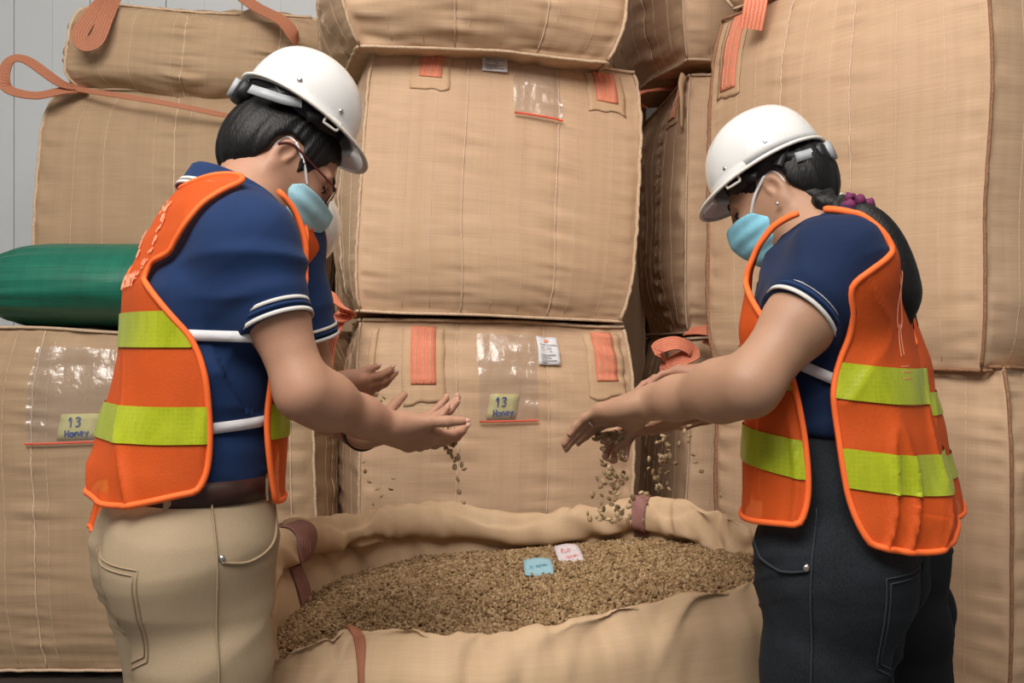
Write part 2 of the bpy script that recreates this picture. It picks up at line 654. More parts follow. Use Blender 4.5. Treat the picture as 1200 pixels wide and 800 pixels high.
def plastic_film():
    m, nt, bs = new_mat('clear_plastic_film')
    out = nt.nodes['Material Output']
    tr = node(nt, 'ShaderNodeBsdfTransparent'); tr.inputs[0].default_value = (0.97, 0.96, 0.95, 1)
    gl = node(nt, 'ShaderNodeBsdfGlossy'); gl.inputs['Roughness'].default_value = 0.16
    df = node(nt, 'ShaderNodeBsdfDiffuse'); df.inputs[0].default_value = (0.75, 0.72, 0.7, 1)
    tc = node(nt, 'ShaderNodeTexCoord')
    nz = stretched_noise(nt, tc.outputs['UV'], (55, 38, 1), 1, 4)
    b = node(nt, 'ShaderNodeBump'); b.inputs['Strength'].default_value = 0.8; b.inputs['Distance'].default_value = 0.006
    nt.links.new(nz, b.inputs['Height']); nt.links.new(b.outputs[0], gl.inputs['Normal'])
    mx = node(nt, 'ShaderNodeMixShader'); mx.inputs[0].default_value = 0.10
    nt.links.new(tr.outputs[0], mx.inputs[1]); nt.links.new(df.outputs[0], mx.inputs[2])
    m2 = node(nt, 'ShaderNodeMixShader'); m2.inputs[0].default_value = 0.10
    nt.links.new(mx.outputs[0], m2.inputs[1]); nt.links.new(gl.outputs[0], m2.inputs[2])
    nt.links.new(m2.outputs[0], out.inputs['Surface'])
    return m
M['film'] = plastic_film()

M['wall'] = simple('grey_white_panel', (0.64, 0.67, 0.69), 0.5, 0.03, (2, 2, 1))
M['floor'] = simple('grey_concrete', (0.16, 0.15, 0.14), 0.6, 0.2, (5, 5, 5), 0.002)
M['ceiling'] = simple('white_ceiling', (0.7, 0.7, 0.68), 0.8, 0.03)
M['pallet'] = simple('dark_wood', (0.06, 0.045, 0.035), 0.8, 0.3, (4, 60, 60), 0.002)

def skin(name, ca, cb, cr):
    m, nt, bs = new_mat(name)
    tc = node(nt, 'ShaderNodeTexCoord')
    a = stretched_noise(nt, tc.outputs['Object'], (9, 9, 9), 1, 3)
    b = stretched_noise(nt, tc.outputs['Object'], (420, 420, 420), 1, 2)
    fac = madd(nt, (a, 0.75), (b, 0.25))
    nt.links.new(ramp(nt, fac, [(0.25, ca), (0.5, cb), (0.8, cr)]), bs.inputs['Base Color'])
    bs.inputs['Roughness'].default_value = 0.5
    bs.inputs['Specular IOR Level'].default_value = 0.35
    bs.inputs['Subsurface Weight'].default_value = 0.12
    bs.inputs['Subsurface Radius'].default_value = (0.010, 0.004, 0.002)
    bump(nt, b, bs, 0.25, 0.0006)
    return m
M['skin_man'] = skin('skin_of_man', (0.37, 0.195, 0.122), (0.44, 0.24, 0.157), (0.50, 0.255, 0.175))
M['skin_woman'] = skin('skin_of_woman', (0.34, 0.187, 0.115), (0.41, 0.235, 0.15), (0.48, 0.26, 0.172))
M['skin_dark'] = skin('skin_of_helper', (0.34, 0.165, 0.10), (0.41, 0.205, 0.13), (0.47, 0.23, 0.15))
M['nail'] = simple('nail', (0.62, 0.36, 0.29), 0.35, 0.05)
M['lip'] = simple('lip', (0.40, 0.14, 0.11), 0.45, 0.05)

def cloth(name, col, var=0.18, fine=900, rough=0.85, bumpd=0.0008, sheen=0.0):
    m, nt, bs = new_mat(name)
    tc = node(nt, 'ShaderNodeTexCoord')
    a = stretched_noise(nt, tc.outputs['Object'], (fine, fine, fine * 0.5), 1, 1)
    b = stretched_noise(nt, tc.outputs['Object'], (14, 14, 9), 1, 3)
    fac = madd(nt, (a, 0.55), (b, 0.45))
    nt.links.new(ramp(nt, fac, [(0.28, tuple(c * (1 - var) for c in col)), (0.72, tuple(min(1, c * (1 + var)) for c in col))]), bs.inputs['Base Color'])
    bs.inputs['Roughness'].default_value = rough
    bs.inputs['Specular IOR Level'].default_value = 0.2
    if sheen: bs.inputs['Sheen Weight'].default_value = sheen
    bump(nt, fac, bs, 0.5, bumpd)
    return m
M['polo'] = cloth('navy_pique', (0.010, 0.030, 0.098), sheen=0.05)
M['polo_dark'] = cloth('dark_navy_pique', (0.008, 0.02, 0.062), sheen=0.05)
M['stripe'] = cloth('pale_knit_stripe', (0.62, 0.60, 0.57), 0.06)
M['khaki'] = cloth('khaki_twill', (0.40, 0.305, 0.20), 0.10, 700)
M['khaki_seam'] = cloth('khaki_stitching', (0.36, 0.27, 0.17), 0.12, 700)
M['denim'] = cloth('washed_black_denim', (0.015, 0.019, 0.024), 0.5, 500)
M['denim_seam'] = cloth('black_denim_stitching', (0.034, 0.04, 0.047), 0.3, 500)
M['black_cloth'] = cloth('black_twill', (0.008, 0.009, 0.012), 0.2, 600)
M['belt'] = simple('dark_brown_leather', (0.042, 0.016, 0.012), 0.45, 0.25, (40, 40, 40), 0.0006)
M['shoe'] = simple('black_leather', (0.02, 0.018, 0.016), 0.4, 0.2)
M['elastic'] = cloth('white_elastic', (0.66, 0.66, 0.68), 0.05)

def mesh_vest(name, col, alpha):
    m, nt, bs = new_mat(name)
    out = nt.nodes['Material Output']
    tc = node(nt, 'ShaderNodeTexCoord')
    vo = node(nt, 'ShaderNodeTexVoronoi'); vo.inputs['Scale'].default_value = 330
    nt.links.new(tc.outputs['Object'], vo.inputs['Vector'])
    b = stretched_noise(nt, tc.outputs['Object'], (8, 8, 6), 1, 3)
    fac = madd(nt, (vo.outputs['Distance'], 0.35), (b, 0.65))
    nt.links.new(ramp(nt, fac, [(0.25, tuple(c * 0.88 for c in col)), (0.75, tuple(min(1, c * 1.1) for c in col))]), bs.inputs['Base Color'])
    bs.inputs['Roughness'].default_value = 0.6
    bs.inputs['Specular IOR Level'].default_value = 0.25
    bump(nt, vo.outputs['Distance'], bs, 0.25, 0.001)
    tr = node(nt, 'ShaderNodeBsdfTransparent'); tr.inputs[0].default_value = (1.0, 0.62, 0.42, 1)
    tl = node(nt, 'ShaderNodeBsdfTranslucent'); tl.inputs[0].default_value = (*col, 1)
    mx0 = node(nt, 'ShaderNodeMixShader'); mx0.inputs[0].default_value = 0.2
    nt.links.new(bs.outputs[0], mx0.inputs[1]); nt.links.new(tl.outputs[0], mx0.inputs[2])
    mx = node(nt, 'ShaderNodeMixShader'); mx.inputs[0].default_value = alpha
    nt.links.new(tr.outputs[0], mx.inputs[1]); nt.links.new(mx0.outputs[0], mx.inputs[2])
    nt.links.new(mx.outputs[0], out.inputs['Surface'])
    return m
M['vest'] = mesh_vest('orange_vest_mesh', (0.92, 0.14, 0.024), 0.79)
M['vest_edge'] = cloth('orange_edge_binding', (0.98, 0.17, 0.04), 0.06, 700, 0.6)

def tape_mat():
    m, nt, bs = new_mat('lime_reflective_tape')
    tc = node(nt, 'ShaderNodeTexCoord')
    ck = node(nt, 'ShaderNodeTexVoronoi', feature='F1', distance='CHEBYCHEV'); ck.inputs['Scale'].default_value = 150; ck.inputs['Randomness'].default_value = 0.25
    nt.links.new(tc.outputs['Object'], ck.inputs['Vector'])
    b = stretched_noise(nt, tc.outputs['Object'], (40, 40, 14), 1, 3)
    fac = madd(nt, (ck.outputs['Distance'], 0.4), (b, 0.6))
    nt.links.new(ramp(nt, fac, [(0.25, (0.31, 0.37, 0.008)), (0.75, (0.50, 0.56, 0.02))]), bs.inputs['Base Color'])
    bs.inputs['Roughness'].default_value = 0.32
    bs.inputs['Specular IOR Level'].default_value = 0.5
    bump(nt, fac, bs, 0.3, 0.0015)
    return m
M['tape'] = tape_mat()
M['print'] = simple('faded_white_print', (0.92, 0.34, 0.19), 0.7, 0.12, (300, 300, 300))

M['hat'] = simple('white_hard_plastic', (0.72, 0.72, 0.71), 0.16, 0.015, (6, 6, 6), 0, 0.5, coat=0.3)
M['hat_trim'] = simple('cream_plastic_trim', (0.70, 0.68, 0.62), 0.3, 0.03)
M['grey_plastic'] = simple('grey_plastic', (0.36, 0.38, 0.40), 0.4, 0.05)
M['black_plastic'] = simple('black_plastic', (0.012, 0.012, 0.014), 0.45, 0.1)
M['metal'] = simple('dull_steel', (0.55, 0.54, 0.52), 0.3, 0.1, metal=1.0)
M['silver'] = simple('silver', (0.8, 0.8, 0.8), 0.2, 0.03, metal=1.0)
M['mask'] = simple('pale_blue_mask', (0.36, 0.62, 0.72), 0.8, 0.05, (60, 60, 60), 0.0008)
M['mask_woman'] = simple('sky_blue_mask', (0.24, 0.58, 0.74), 0.8, 0.05, (60, 60, 60), 0.0008)
M['loop'] = simple('white_ear_loop', (0.74, 0.74, 0.76), 0.8, 0.05)
M['eye'] = simple('eyeball', (0.72, 0.68, 0.64), 0.15, 0.03)
M['iris'] = simple('dark_iris', (0.02, 0.012, 0.008), 0.1, 0.1)
M['glasses'] = simple('dark_red_frame', (0.075, 0.014, 0.014), 0.3, 0.1)
def lens_mat():
    m, nt, bs = new_mat('spectacle_lens')
    out = nt.nodes['Material Output']
    tr = node(nt, 'ShaderNodeBsdfTransparent'); tr.inputs[0].default_value = (0.93, 0.92, 0.95, 1)
    gl = node(nt, 'ShaderNodeBsdfGlossy'); gl.inputs['Roughness'].default_value = 0.05
    fr = node(nt, 'ShaderNodeFresnel'); fr.inputs[0].default_value = 1.5
    mx = node(nt, 'ShaderNodeMixShader')
    nt.links.new(fr.outputs[0], mx.inputs[0]); nt.links.new(tr.outputs[0], mx.inputs[1]); nt.links.new(gl.outputs[0], mx.inputs[2])
    nt.links.new(mx.outputs[0], out.inputs['Surface'])
    return m
M['lens'] = lens_mat()
def hair_mat():
    m, nt, bs = new_mat('black_hair')
    tc = node(nt, 'ShaderNodeTexCoord')
    a = stretched_noise(nt, tc.outputs['Object'], (420, 420, 60), 1, 2)
    nt.links.new(ramp(nt, a, [(0.3, (0.002, 0.0018, 0.0018)), (0.75, (0.007, 0.006, 0.006))]), bs.inputs['Base Color'])
    bs.inputs['Roughness'].default_value = 0.5
    bs.inputs['Specular IOR Level'].default_value = 0.35
    bump(nt, a, bs, 0.6, 0.002)
    return m
M['hair'] = hair_mat()
M['scrunchie'] = simple('purple_scrunchie', (0.15, 0.02, 0.085), 0.75, 0.3, (200, 200, 200), 0.002)

def bean_mat():
    m, nt, bs = new_mat('green_coffee_bean')
    at = node(nt, 'ShaderNodeAttribute'); at.attribute_name = 'tint'
    tc = node(nt, 'ShaderNodeTexCoord')
    nz = stretched_noise(nt, tc.outputs['Object'], (300, 300, 300), 1, 2)
    fac = madd(nt, (at.outputs['Fac'], 0.85), (nz, 0.15))
    nt.links.new(ramp(nt, fac, [(0.05, (0.07, 0.038, 0.016)), (0.32, (0.23, 0.135, 0.060)), (0.6, (0.36, 0.235, 0.118)), (0.92, (0.54, 0.40, 0.23))]), bs.inputs['Base Color'])
    bs.inputs['Roughness'].default_value = 0.6
    bs.inputs['Specular IOR Level'].default_value = 0.3
    return m
M['bean'] = bean_mat()
M['bean_bed'] = simple('bean_bed', (0.17, 0.105, 0.05), 0.8, 0.5, (130, 130, 130), 0.006)
# ------------------------------------------------------------------ setting
def structure(name, V, F, m):
    o = obj(name, V, F, m, smooth=False)
    o['kind'] = 'structure'
    return o

structure('floor', *box((-4.5, -3.0, -0.05), (4.5, 5.4, 0.0)), M['floor'])
wall = structure('wall_back', *box((-4.5, 5.26, 0.0), (4.5, 5.40, 4.6)), M['wall'])
# insulated panels standing proud of the wall, with recessed joints between
for i in range(22):
    x0 = -4.22 + i * 0.40
    V, F = box((x0 + 0.0018, 5.235, 0.0), (x0 + 0.3982, 5.262, 4.6))
    pn = obj('panel', V, F, M['wall'], wall, smooth=False)
    bv = pn.modifiers.new('edge', 'BEVEL'); bv.width = 0.003; bv.segments = 2
    r1 = obj('rib', *box((x0 + 0.196, 5.230, 0.0), (x0 + 0.204, 5.2352, 4.6)), M['wall'], pn, smooth=False)
structure('wall_left', *box((-4.6, -3.0, 0.0), (-4.5, 5.4, 4.6)), M['wall'])
structure('wall_right', *box((4.5, -3.0, 0.0), (4.6, 5.4, 4.6)), M['wall'])
structure('ceiling', *box((-4.6, -3.0, 4.6), (4.6, 5.4, 4.7)), M['ceiling'])

def pallet(x, y, w, d, rot, label):
    t = thing('pallet', label, 'pallet', (x, y, 0), 'pallets under the bulk bags', rot)
    ORIGIN[t.name] = A([0, 0, 0.])
    for k in range(3):
        xx = -w / 2 + 0.06 + k * (w - 0.12) / 2
        obj('runner', *box((xx - 0.05, -d / 2, 0.0), (xx + 0.05, d / 2, 0.09)), M['pallet'], t, False)
    for k in range(7):
        yy = -d / 2 + 0.05 + k * (d - 0.1) / 6
        obj('deck_board', *box((-w / 2, yy - 0.045, 0.09), (w / 2, yy + 0.045, 0.115)), M['pallet'], t, False)

# ------------------------------------------------------------------ bulk bags
FACES = ('front', 'right', 'back', 'left', 'top', 'bottom')
class Bag:
    def __init__(s, W, D, H, bulge=0.06, pinch=0.10, seed=1, crown=0.05, wr=1.0, seams=(-0.333, 0.333), lean=(0, 0), edge_out=0.0, warp=0.02):
        s.a, s.b, s.H, s.bulge, s.pinch, s.seed, s.crown, s.wr, s.seams, s.lean, s.warp = W / 2, D / 2, H, bulge, pinch, seed, crown, wr, seams, lean, warp
    def base(s, face, u, v):
        """u, v in -1..1 on a face -> local point, before wrinkles"""
        u = A(u, float); v = A(v, float); u, v = np.broadcast_arrays(u, v)
        def e(w): return 1 - s.pinch * np.abs(w) ** 5
        def bu(w): return 1 - 0.8 * np.abs(w) ** 4
        B = s.bulge * np.maximum(1 - u * u, 0) ** 0.75
        if face in ('front', 'back', 'left', 'right'):
            z = s.H / 2 * (1 + v)
            if face in ('front', 'back'):
                x, y = u * s.a * e(v), -(s.b * e(v) + B * bu(v))
            else:
                x, y = u * s.b * e(v), -(s.a * e(v) + B * bu(v))
            if face == 'front': X, Y = x, y
            elif face == 'back': X, Y = -x, -y
            elif face == 'right': X, Y = -y, x
            else: X, Y = y, -x
        else:
            g = 1 - s.pinch; q = s.bulge * 0.2
            X = u * (s.a * g + q * np.maximum(1 - v * v, 0) ** 0.75)
            Y = v * (s.b * g + q * np.maximum(1 - u * u, 0) ** 0.75)
            dome = s.crown * np.maximum(1 - u * u, 0) ** 0.6 * np.maximum(1 - v * v, 0) ** 0.6
            z = s.H + dome if face == 'top' else 0.0 * X - 0.3 * dome
        zz = z / s.H
        w = s.warp
        sd = s.seed
        X = X + w * vnoise(X * 2.3 + 9, Y * 2.3, z * 2.6, sd) + s.lean[0] * zz
        Y = Y + w * vnoise(X * 2.3, Y * 2.3 + 5, z * 2.6, sd + 1) + s.lean[1] * zz
        z = z + w * 0.9 * vnoise(X * 2.6, Y * 2.6 + 3, z * 1.5 + 4, sd + 2)
        return np.stack([X, Y, z], -1)
    def wrinkle(s, face, u, v):
        u = A(u, float); v = A(v, float)
        if face in ('top', 'bottom'):
            return 0.006 * vnoise(u * 9, v * 9, 0, s.seed + 7)
        a = s.a if face in ('front', 'back') else s.b
        f = FACES.index(face) * 13 + s.seed
        z = v * s.H / 2
        d = 0.0
        edge = smoothstep(0, 0.06, 1 - np.abs(u)) * smoothstep(0, 0.03, 1 - np.abs(v))
        # puckers running across the seams
        for k, us in enumerate((-1.0, 1.0) + tuple(s.seams)):
            du = (u - us) * a
            g = np.exp(-(np.abs(du) / 0.075) ** 1.5)
            d = d + 0.0085 * g * vnoise(z * 46 + du * 5, 0.7 * k, f, f + k) + 0.0042 * g * vnoise(z * 95, k + .3, f, f + 5)
            if k > 1:
                d = d - 0.0075 * np.exp(-(du / 0.012) ** 2)
        # long slack folds below the top edge and above the bottom
        m = smoothstep(0.35, 0.95, np.abs(v)) * 0.8 + 0.25
        r = vnoise(u * 2.2 + 0.4 * vnoise(u * 3, z * 6, f, 3), z * 30 + 1.5 * vnoise(u * 2, z * 4, 1, f), f, f + 9)
        d = d + 0.0045 * m * r
        d = d + 0.0025 * vnoise(u * 3.5, z * 60, f, f + 11) * m
        d = d + 0.010 * vnoise(u * 1.9, z * 4.5, f, f + 12)
        d = d - 0.006 * smoothstep(0.82, 1, np.abs(v)) * (0.5 + 0.5 * vnoise(u * 14, 0, f, f + 13))
        return d * edge * s.wr
    def point(s, face, u, v, off=0.0):
        u = A(u, float); v = A(v, float); u, v = np.broadcast_arrays(u, v)
        p = s.base(face, u, v)
        e = 1e-3
        du = s.base(face, u + e, v) - s.base(face, u - e, v)
        dv = s.base(face, u, v + e) - s.base(face, u, v - e)
        # stay finite on the border
        um = np.clip(u, -0.995, 0.995); vm = np.clip(v, -0.995, 0.995)
        du = s.base(face, um + e, v) - s.base(face, um - e, v)
        dv = s.base(face, u, vm + e) - s.base(face, u, vm - e)
        n = np.cross(du, dv)
        n = n / (np.linalg.norm(n, axis=-1)[..., None] + 1e-12)
        return p + n * (s.wrinkle(face, u, v) + off)[..., None]
    def shell(s, n):
        Vs, Fs, UV, base = [], [], [], 0
        for face in FACES:
            m = n if face in ('front', 'left', 'right') else max(n, 8)
            m = n
            g = np.linspace(-1, 1, m)
            g = np.sign(g) * (1 - (1 - np.abs(g)) ** 1.35)   # denser at the edges
            U, Vv = np.meshgrid(g, g, indexing='ij')
            p = s.point(face, U, Vv)
            a = s.a if face in ('front', 'back', 'top', 'bottom') else s.b
            hh = s.H / 2 if face not in ('top', 'bottom') else s.b
            Vs.append(p.reshape(-1, 3)); UV.append(np.stack([U * a + 3.1 * FACES.index(face) + s.seed, Vv * hh], -1).reshape(-1, 2))
            Fq = grid_faces(m, m)
            if face == 'bottom': Fq = Fq[:, ::-1]
            Fs.append(Fq + base); base += m * m
        return np.concatenate(Vs), np.concatenate(Fs), np.concatenate(UV)

def bulk_bag(label, loc, rot, bag, n=84, matname='bag', group='full beige bulk bags', tilt=(0, 0), seam_mat='cord', detail=True):
    t = thing('bulk_bag', label, 'bulk bag', loc, group, rot)
    t.rotation_euler = (tilt[0], tilt[1], rot)
    ORIGIN[t.name] = A([0, 0, 0.])
    V, F, UV = bag.shell(n)
    obj('sack_body', V, F, M[matname], t, uv=UV)
    w = np.linspace(-0.99, 0.99, 60)
    for face in ('front', 'right', 'back', 'left'):
        p = bag.base(face, np.full(60, -1.0), w)
        c = p * A([1, 1, 0]); c = c / (np.linalg.norm(c, axis=1)[:, None] + 1e-9)
        p = p + c * (0.004 + 0.003 * vnoise(w * 25, 0, FACES.index(face), bag.seed)[:, None])
        obj('edge_seam', *tube(p, 0.0045, 5, flat=1.6, up=c), M[seam_mat], t)
    if detail:
        for face in ('front', 'right', 'left'):
            for us in bag.seams:
                p = bag.point(face, np.full(60, us) + 0.006 * vnoise(w * 3, us, 0, bag.seed), w, 0.0028)
                obj('panel_seam', *tube(p, 0.0026, 5), M['pale_thread'], t)
            for us in (-0.72, -0.5, -0.12, 0.12, 0.5, 0.78):
                us = us + 0.02 * math.sin(bag.seed * 3 + us * 9)
                p = bag.point(face, np.full(40, us), np.linspace(-0.97, 0.97, 40), 0.0004)
                obj('warp_thread', *tube(p, 0.0009, 4), M['pale_thread'], t)
    for face, vv in (('front', 1), ('front', -1), ('left', 1), ('left', -1), ('right', 1), ('right', -1)):
        p = bag.base(face, w, np.full(60, float(vv)))
        p = p + A([0, 0, 0.004 * vv]) + (p * A([1, 1, 0])) / 0.5 * 0.008 * (1 + 0.6 * vnoise(w * 18, vv, 0, bag.seed)[:, None])
        obj('hem_seam', *tube(p, 0.0055, 5), M[seam_mat], t)
    return t

def face_patch(bag, t, name, face, u0, u1, v0, v1, off, mat, nu=10, nv=24, slant=0.0, frill=0.0, thick=0.0, parent=None):
    """a piece of cloth, webbing, paper or film lying on a face; metres-scaled UV"""
    U, Vv = np.meshgrid(np.linspace(0, 1, nu), np.linspace(0, 1, nv), indexing='ij')
    uu = u0 + (u1 - u0) * U + slant * (Vv - 0.5) + frill * vnoise(Vv * 7, U * 2, u0 * 10, 3) * 0.3
    vv = v0 + (v1 - v0) * Vv + frill * (1 - Vv) * vnoise(U * 5, 0, u0 * 20, 4)
    a = bag.a if face in ('front', 'back') else bag.b
    p = bag.point(face, uu, vv, off if np.isscalar(off) else off(U, Vv))
    uv = np.stack([uu * a, vv * bag.H / 2], -1).reshape(-1, 2)
    o = obj(name, p.reshape(-1, 3), grid_faces(nu, nv), mat, parent or t, uv=uv)
    if thick:
        md = o.modifiers.new('thickness', 'SOLIDIFY'); md.thickness = thick; md.offset = -1
    return o

def strap_on(bag, t, face, u, v0, width=0.078, patch=True, v1=0.97, mat='web_red', patch_drop=0.17, pw=0.135):
    a = bag.a if face in ('front', 'back') else bag.b
    hu = width / 2 / a; pu = pw / 2 / a
    if patch:
        face_patch(bag, t, 'strap_patch', face, u - pu, u + pu, v0 - patch_drop * 0.35 / (bag.H / 2), v1 - 0.01, 0.004, M['bag_thin'], 10, 24, 0.0, 0.02, 0.002)
    s = face_patch(bag, t, 'lift_strap', face, u - hu, u + hu, v0, v1, 0.008, M[mat], 6, 30, 0.0, 0.0, 0.003)
    for k in (-0.5, 0, 0.5):
        w = np.linspace(v0 + 0.01, v1 - 0.01, 30)
        p = bag.point(face, np.full(30, u + k * hu * 1.2), w, 0.0095)
        obj('stitching', *tube(p, 0.0011, 4), M['pale_thread'], s)

GLYPH = {   # pen strokes in a unit box
    '1': [[(.15, .7), (.45, 1), (.45, 0)]],
    '3': [[(.1, .9), (.5, 1), (.75, .8), (.4, .55), (.75, .35), (.5, .02), (.08, .1)]],
    'H': [[(.12, 1), (.1, 0)], [(.75, 1), (.72, 0)], [(.1, .5), (.75, .52)]],
    'o': [[(.45, .62), (.12, .45), (.15, .1), (.5, .0), (.72, .25), (.68, .5), (.45, .62)]],
    'n': [[(.1, .62), (.12, 0)], [(.12, .4), (.4, .62), (.65, .5), (.68, 0)]],
    'e': [[(.12, .33), (.65, .38), (.6, .58), (.3, .62), (.1, .35), (.25, .05), (.65, .08)]],
    'y': [[(.1, .62), (.38, .15)], [(.72, .62), (.3, -.3)]],
    'A': [[(0, 0), (.4, 1), (.8, 0)], [(.15, .4), (.65, .4)]],
    'N': [[(.1, 0), (.1, 1), (.7, 0), (.7, 1)]],
    'u': [[(.1, .6), (.15, .1), (.45, 0), (.65, .15)], [(.65, .6), (.68, 0)]],
    'a': [[(.65, .6), (.3, .62), (.1, .3), (.3, 0), (.65, .2)], [(.65, .6), (.7, 0)]],
    's': [[(.65, .55), (.3, .62), (.2, .4), (.6, .2), (.4, 0), (.1, .08)]],
    'R': [[(.1, 0), (.1, 1)], [(.1, .95), (.6, .95), (.65, .65), (.1, .5), (.7, 0)]],
    'b': [[(.12, 1), (.12, 0)], [(.12, .45), (.45, .62), (.7, .3), (.4, 0), (.12, .1)]],
    't': [[(.35, .95), (.35, .05), (.6, .02)], [(.1, .6), (.65, .62)]],
    'i': [[(.3, .6), (.32, 0)], [(.3, .85), (.31, .88)]],
    'l': [[(.3, 1), (.32, 0)]],
    ' ': [],
}
def handwriting(text, x0, y0, size, adv=0.85, width=0.0016):
    """pen strokes as flat lists of 2D polylines"""
    out = []
    for i, ch in enumerate(text):
        for st in GLYPH[ch]:
            out.append([(x0 + (i * adv + p[0]) * size * 0.72, y0 + p[1] * size) for p in st])
    return out

def write_on(name, lines, mapper, mat, parent, r=0.0012):
    """strokes -> one flat mesh of pen lines on a surface; mapper(x, y) -> (point, normal)"""
    parts = []
    for ln in lines:
        q = polyline(ln, max(len(ln) * 5, 6)) if len(ln) > 2 else A(ln, float)
        pts = A([mapper(x, y)[0] for x, y in q]); n = mapper(*q[0])[1]
        parts.append(ribbon(pts, r * 2, 0.0006, n))
    V, F = join(parts)
    return obj(name, V, F, mat, parent, smooth=False)

def pouch(bag, t, face, u0, u1, v0, v1, note=None, zip_v=0.04, slant=0.0, note_rot=0.06):
    def off(U, Vv):
        return 0.010 + 0.007 * vnoise(U * 5 + 1, Vv * 6, 0.3, bag.seed + 21) * (0.4 + Vv) + 0.004 * vnoise(U * 13, Vv * 5, 1.3, bag.seed + 22)
    a = bag.a if face in ('front', 'back') else bag.b
    p = face_patch(bag, t, 'document_pouch', face, u0, u1, v0, v1, off, M['film'], 26, 34, slant, 0.012)
    L = lambda n: np.linspace(0, 1, n)
    sl0 = slant * -0.5
    zp = bag.point(face, u0 + (u1 - u0) * L(20) + sl0, np.full(20, v0 + 0.012), 0.017)
    obj('zip_seal', *ribbon(zp, 0.006, 0.003, bag.point(face, 0, v0, 1.0) - bag.point(face, 0, v0, 0.0)), M['zip_red'], p)
    if note:
        nu0, nu1, nv0, nv1 = note
        f = face_patch(bag, t, 'note', face, nu0, nu1, nv0, nv1, 0.006, M['yellow_note'], 5, 5, 0.03 / a * 0.5, 0.0, 0.001, parent=p)
        w, h = (nu1 - nu0) * a, (nv1 - nv0) * bag.H / 2
        def mp(x, y):
            uu = nu0 + (x + note_rot * y) / a; vv = nv0 + (y + note_rot * (x - w / 2)) / (bag.H / 2)
            return bag.point(face, uu, vv, 0.009), bag.point(face, uu, vv, 1.0) - bag.point(face, uu, vv, 0.0)
        obj_ = write_on('writing', handwriting('13', w * 0.20, h * 0.50, h * 0.36, 1.0) + handwriting('Honey', w * 0.14, h * 0.12, h * 0.27, 0.92), mp, M['ink_blue'], p, h * 0.028)
    return p

def paper_label(bag, t, face, u0, u1, v0, v1, lines=True):
    a = bag.a if face in ('front', 'back') else bag.b
    p = face_patch(bag, t, 'paper_label', face, u0, u1, v0, v1, lambda U, Vv: 0.009 + 0.006 * U * (1 - Vv), M['paper'], 8, 8, 0.0, 0.0, 0.001)
    if lines:
        w, h = (u1 - u0), (v1 - v0)
        parts = []
        for k, (x0, x1, y) in enumerate([(.1, .9, .68), (.12, .3, .56), (.4, .62, .56), (.55, .62, .45), (.12, .8, .33), (.12, .6, .24), (.15, .85, .14), (.15, .4, .08)]):
            uu = np.linspace(u0 + w * x0, u0 + w * x1, 6)
            q = bag.point(face, uu, np.full(6, v0 + h * y), 0.0165)
            nn = bag.point(face, u0, v0, 1.0) - bag.point(face, u0, v0, 0.0)
            parts.append(ribbon(q, 0.0022, 0.0008, nn))
        V, F = join(parts)
        obj('printed_lines', V, F, M['ink_grey'], p, False)
        uu = np.linspace(u0 + w * .35, u0 + w * .55, 6)
        obj('red_mark', *ribbon(bag.point(face, uu, np.full(6, v0 + h * .84), 0.0165), 0.009, 0.0008, nn), M['print'], p, False)
    return p

def loop_strap(t, pts, width, up, mat='web_red', n=40, name='lift_loop'):
    """free webbing loop through world points, given in the thing's own frame"""
    q = polyline(pts, n)
    return obj(name, *ribbon(q, width, 0.004, up), M[mat], t, smooth=False, uv=np.repeat(np.stack([np.linspace(0, 0.08, 4)] * n), 1, 0).reshape(-1)[:, None] * A([[1, 0]]) + np.repeat(np.linspace(0, n * 0.01, n), 4)[:, None] * A([[0, 1]]))

def local(t, pts):
    """world points -> the thing's own frame (rotation about z and tilts included)"""
    bpy.context.view_layer.update()
    Mi = t.matrix_world.inverted()
    return A([list(Mi @ Vector(p)) for p in pts])

R_ = math.radians
# --- middle stack -----------------------------------------------------------
b = Bag(0.93, 0.92, 1.165, 0.05, 0.06, 3, 0.03, 0.9)
t = bulk_bag('full bulk bag with a 13 note, lowest of the centre stack behind the open bag', (-0.135, 3.77, 0.115), R_(11), b, 100)
strap_on(b, t, 'front', -0.56, 0.66); strap_on(b, t, 'front', 0.80, 0.68)
pouch(b, t, 'front', -0.19, 0.24, 0.45, 0.93, (-0.12, 0.09, 0.475, 0.61), slant=-0.01)
paper_label(b, t, 'front', 0.26, 0.43, 0.77, 0.93)
face_patch(b, t, 'side_binding', 'front', -0.93, -0.885, 0.55, 0.96, 0.006, M['bag_thin'], 4, 20, 0.03, 0, 0.002)
cz = P(392, 352, 3.12)
loop_strap(t, local(t, [P(408, 366, 3.2), P(396, 372, 3.1), P(374, 358, 3.06), P(382, 345, 3.04), P(402, 358, 3.08), P(408, 368, 3.16)]), 0.055, local(t, [t.location + Vector((0.2, -0.6, 0.8))])[0] , 'web_red')
loop_strap(t, local(t, [P(406, 368, 3.18), P(393, 385, 3.1), P(386, 405, 3.1), P(383, 432, 3.12)]), 0.045, local(t, [t.location + Vector((-0.4, -1, 0.0))])[0], 'web_red')
loop_strap(t, local(t, [P(352, 366, 3.1), P(372, 362, 3.0), P(381, 374, 3.0), P(372, 385, 3.0), P(350, 388, 3.1)]), 0.06, local(t, [t.location + Vector((0.3, -0.9, 0.6))])[0], 'web_red')

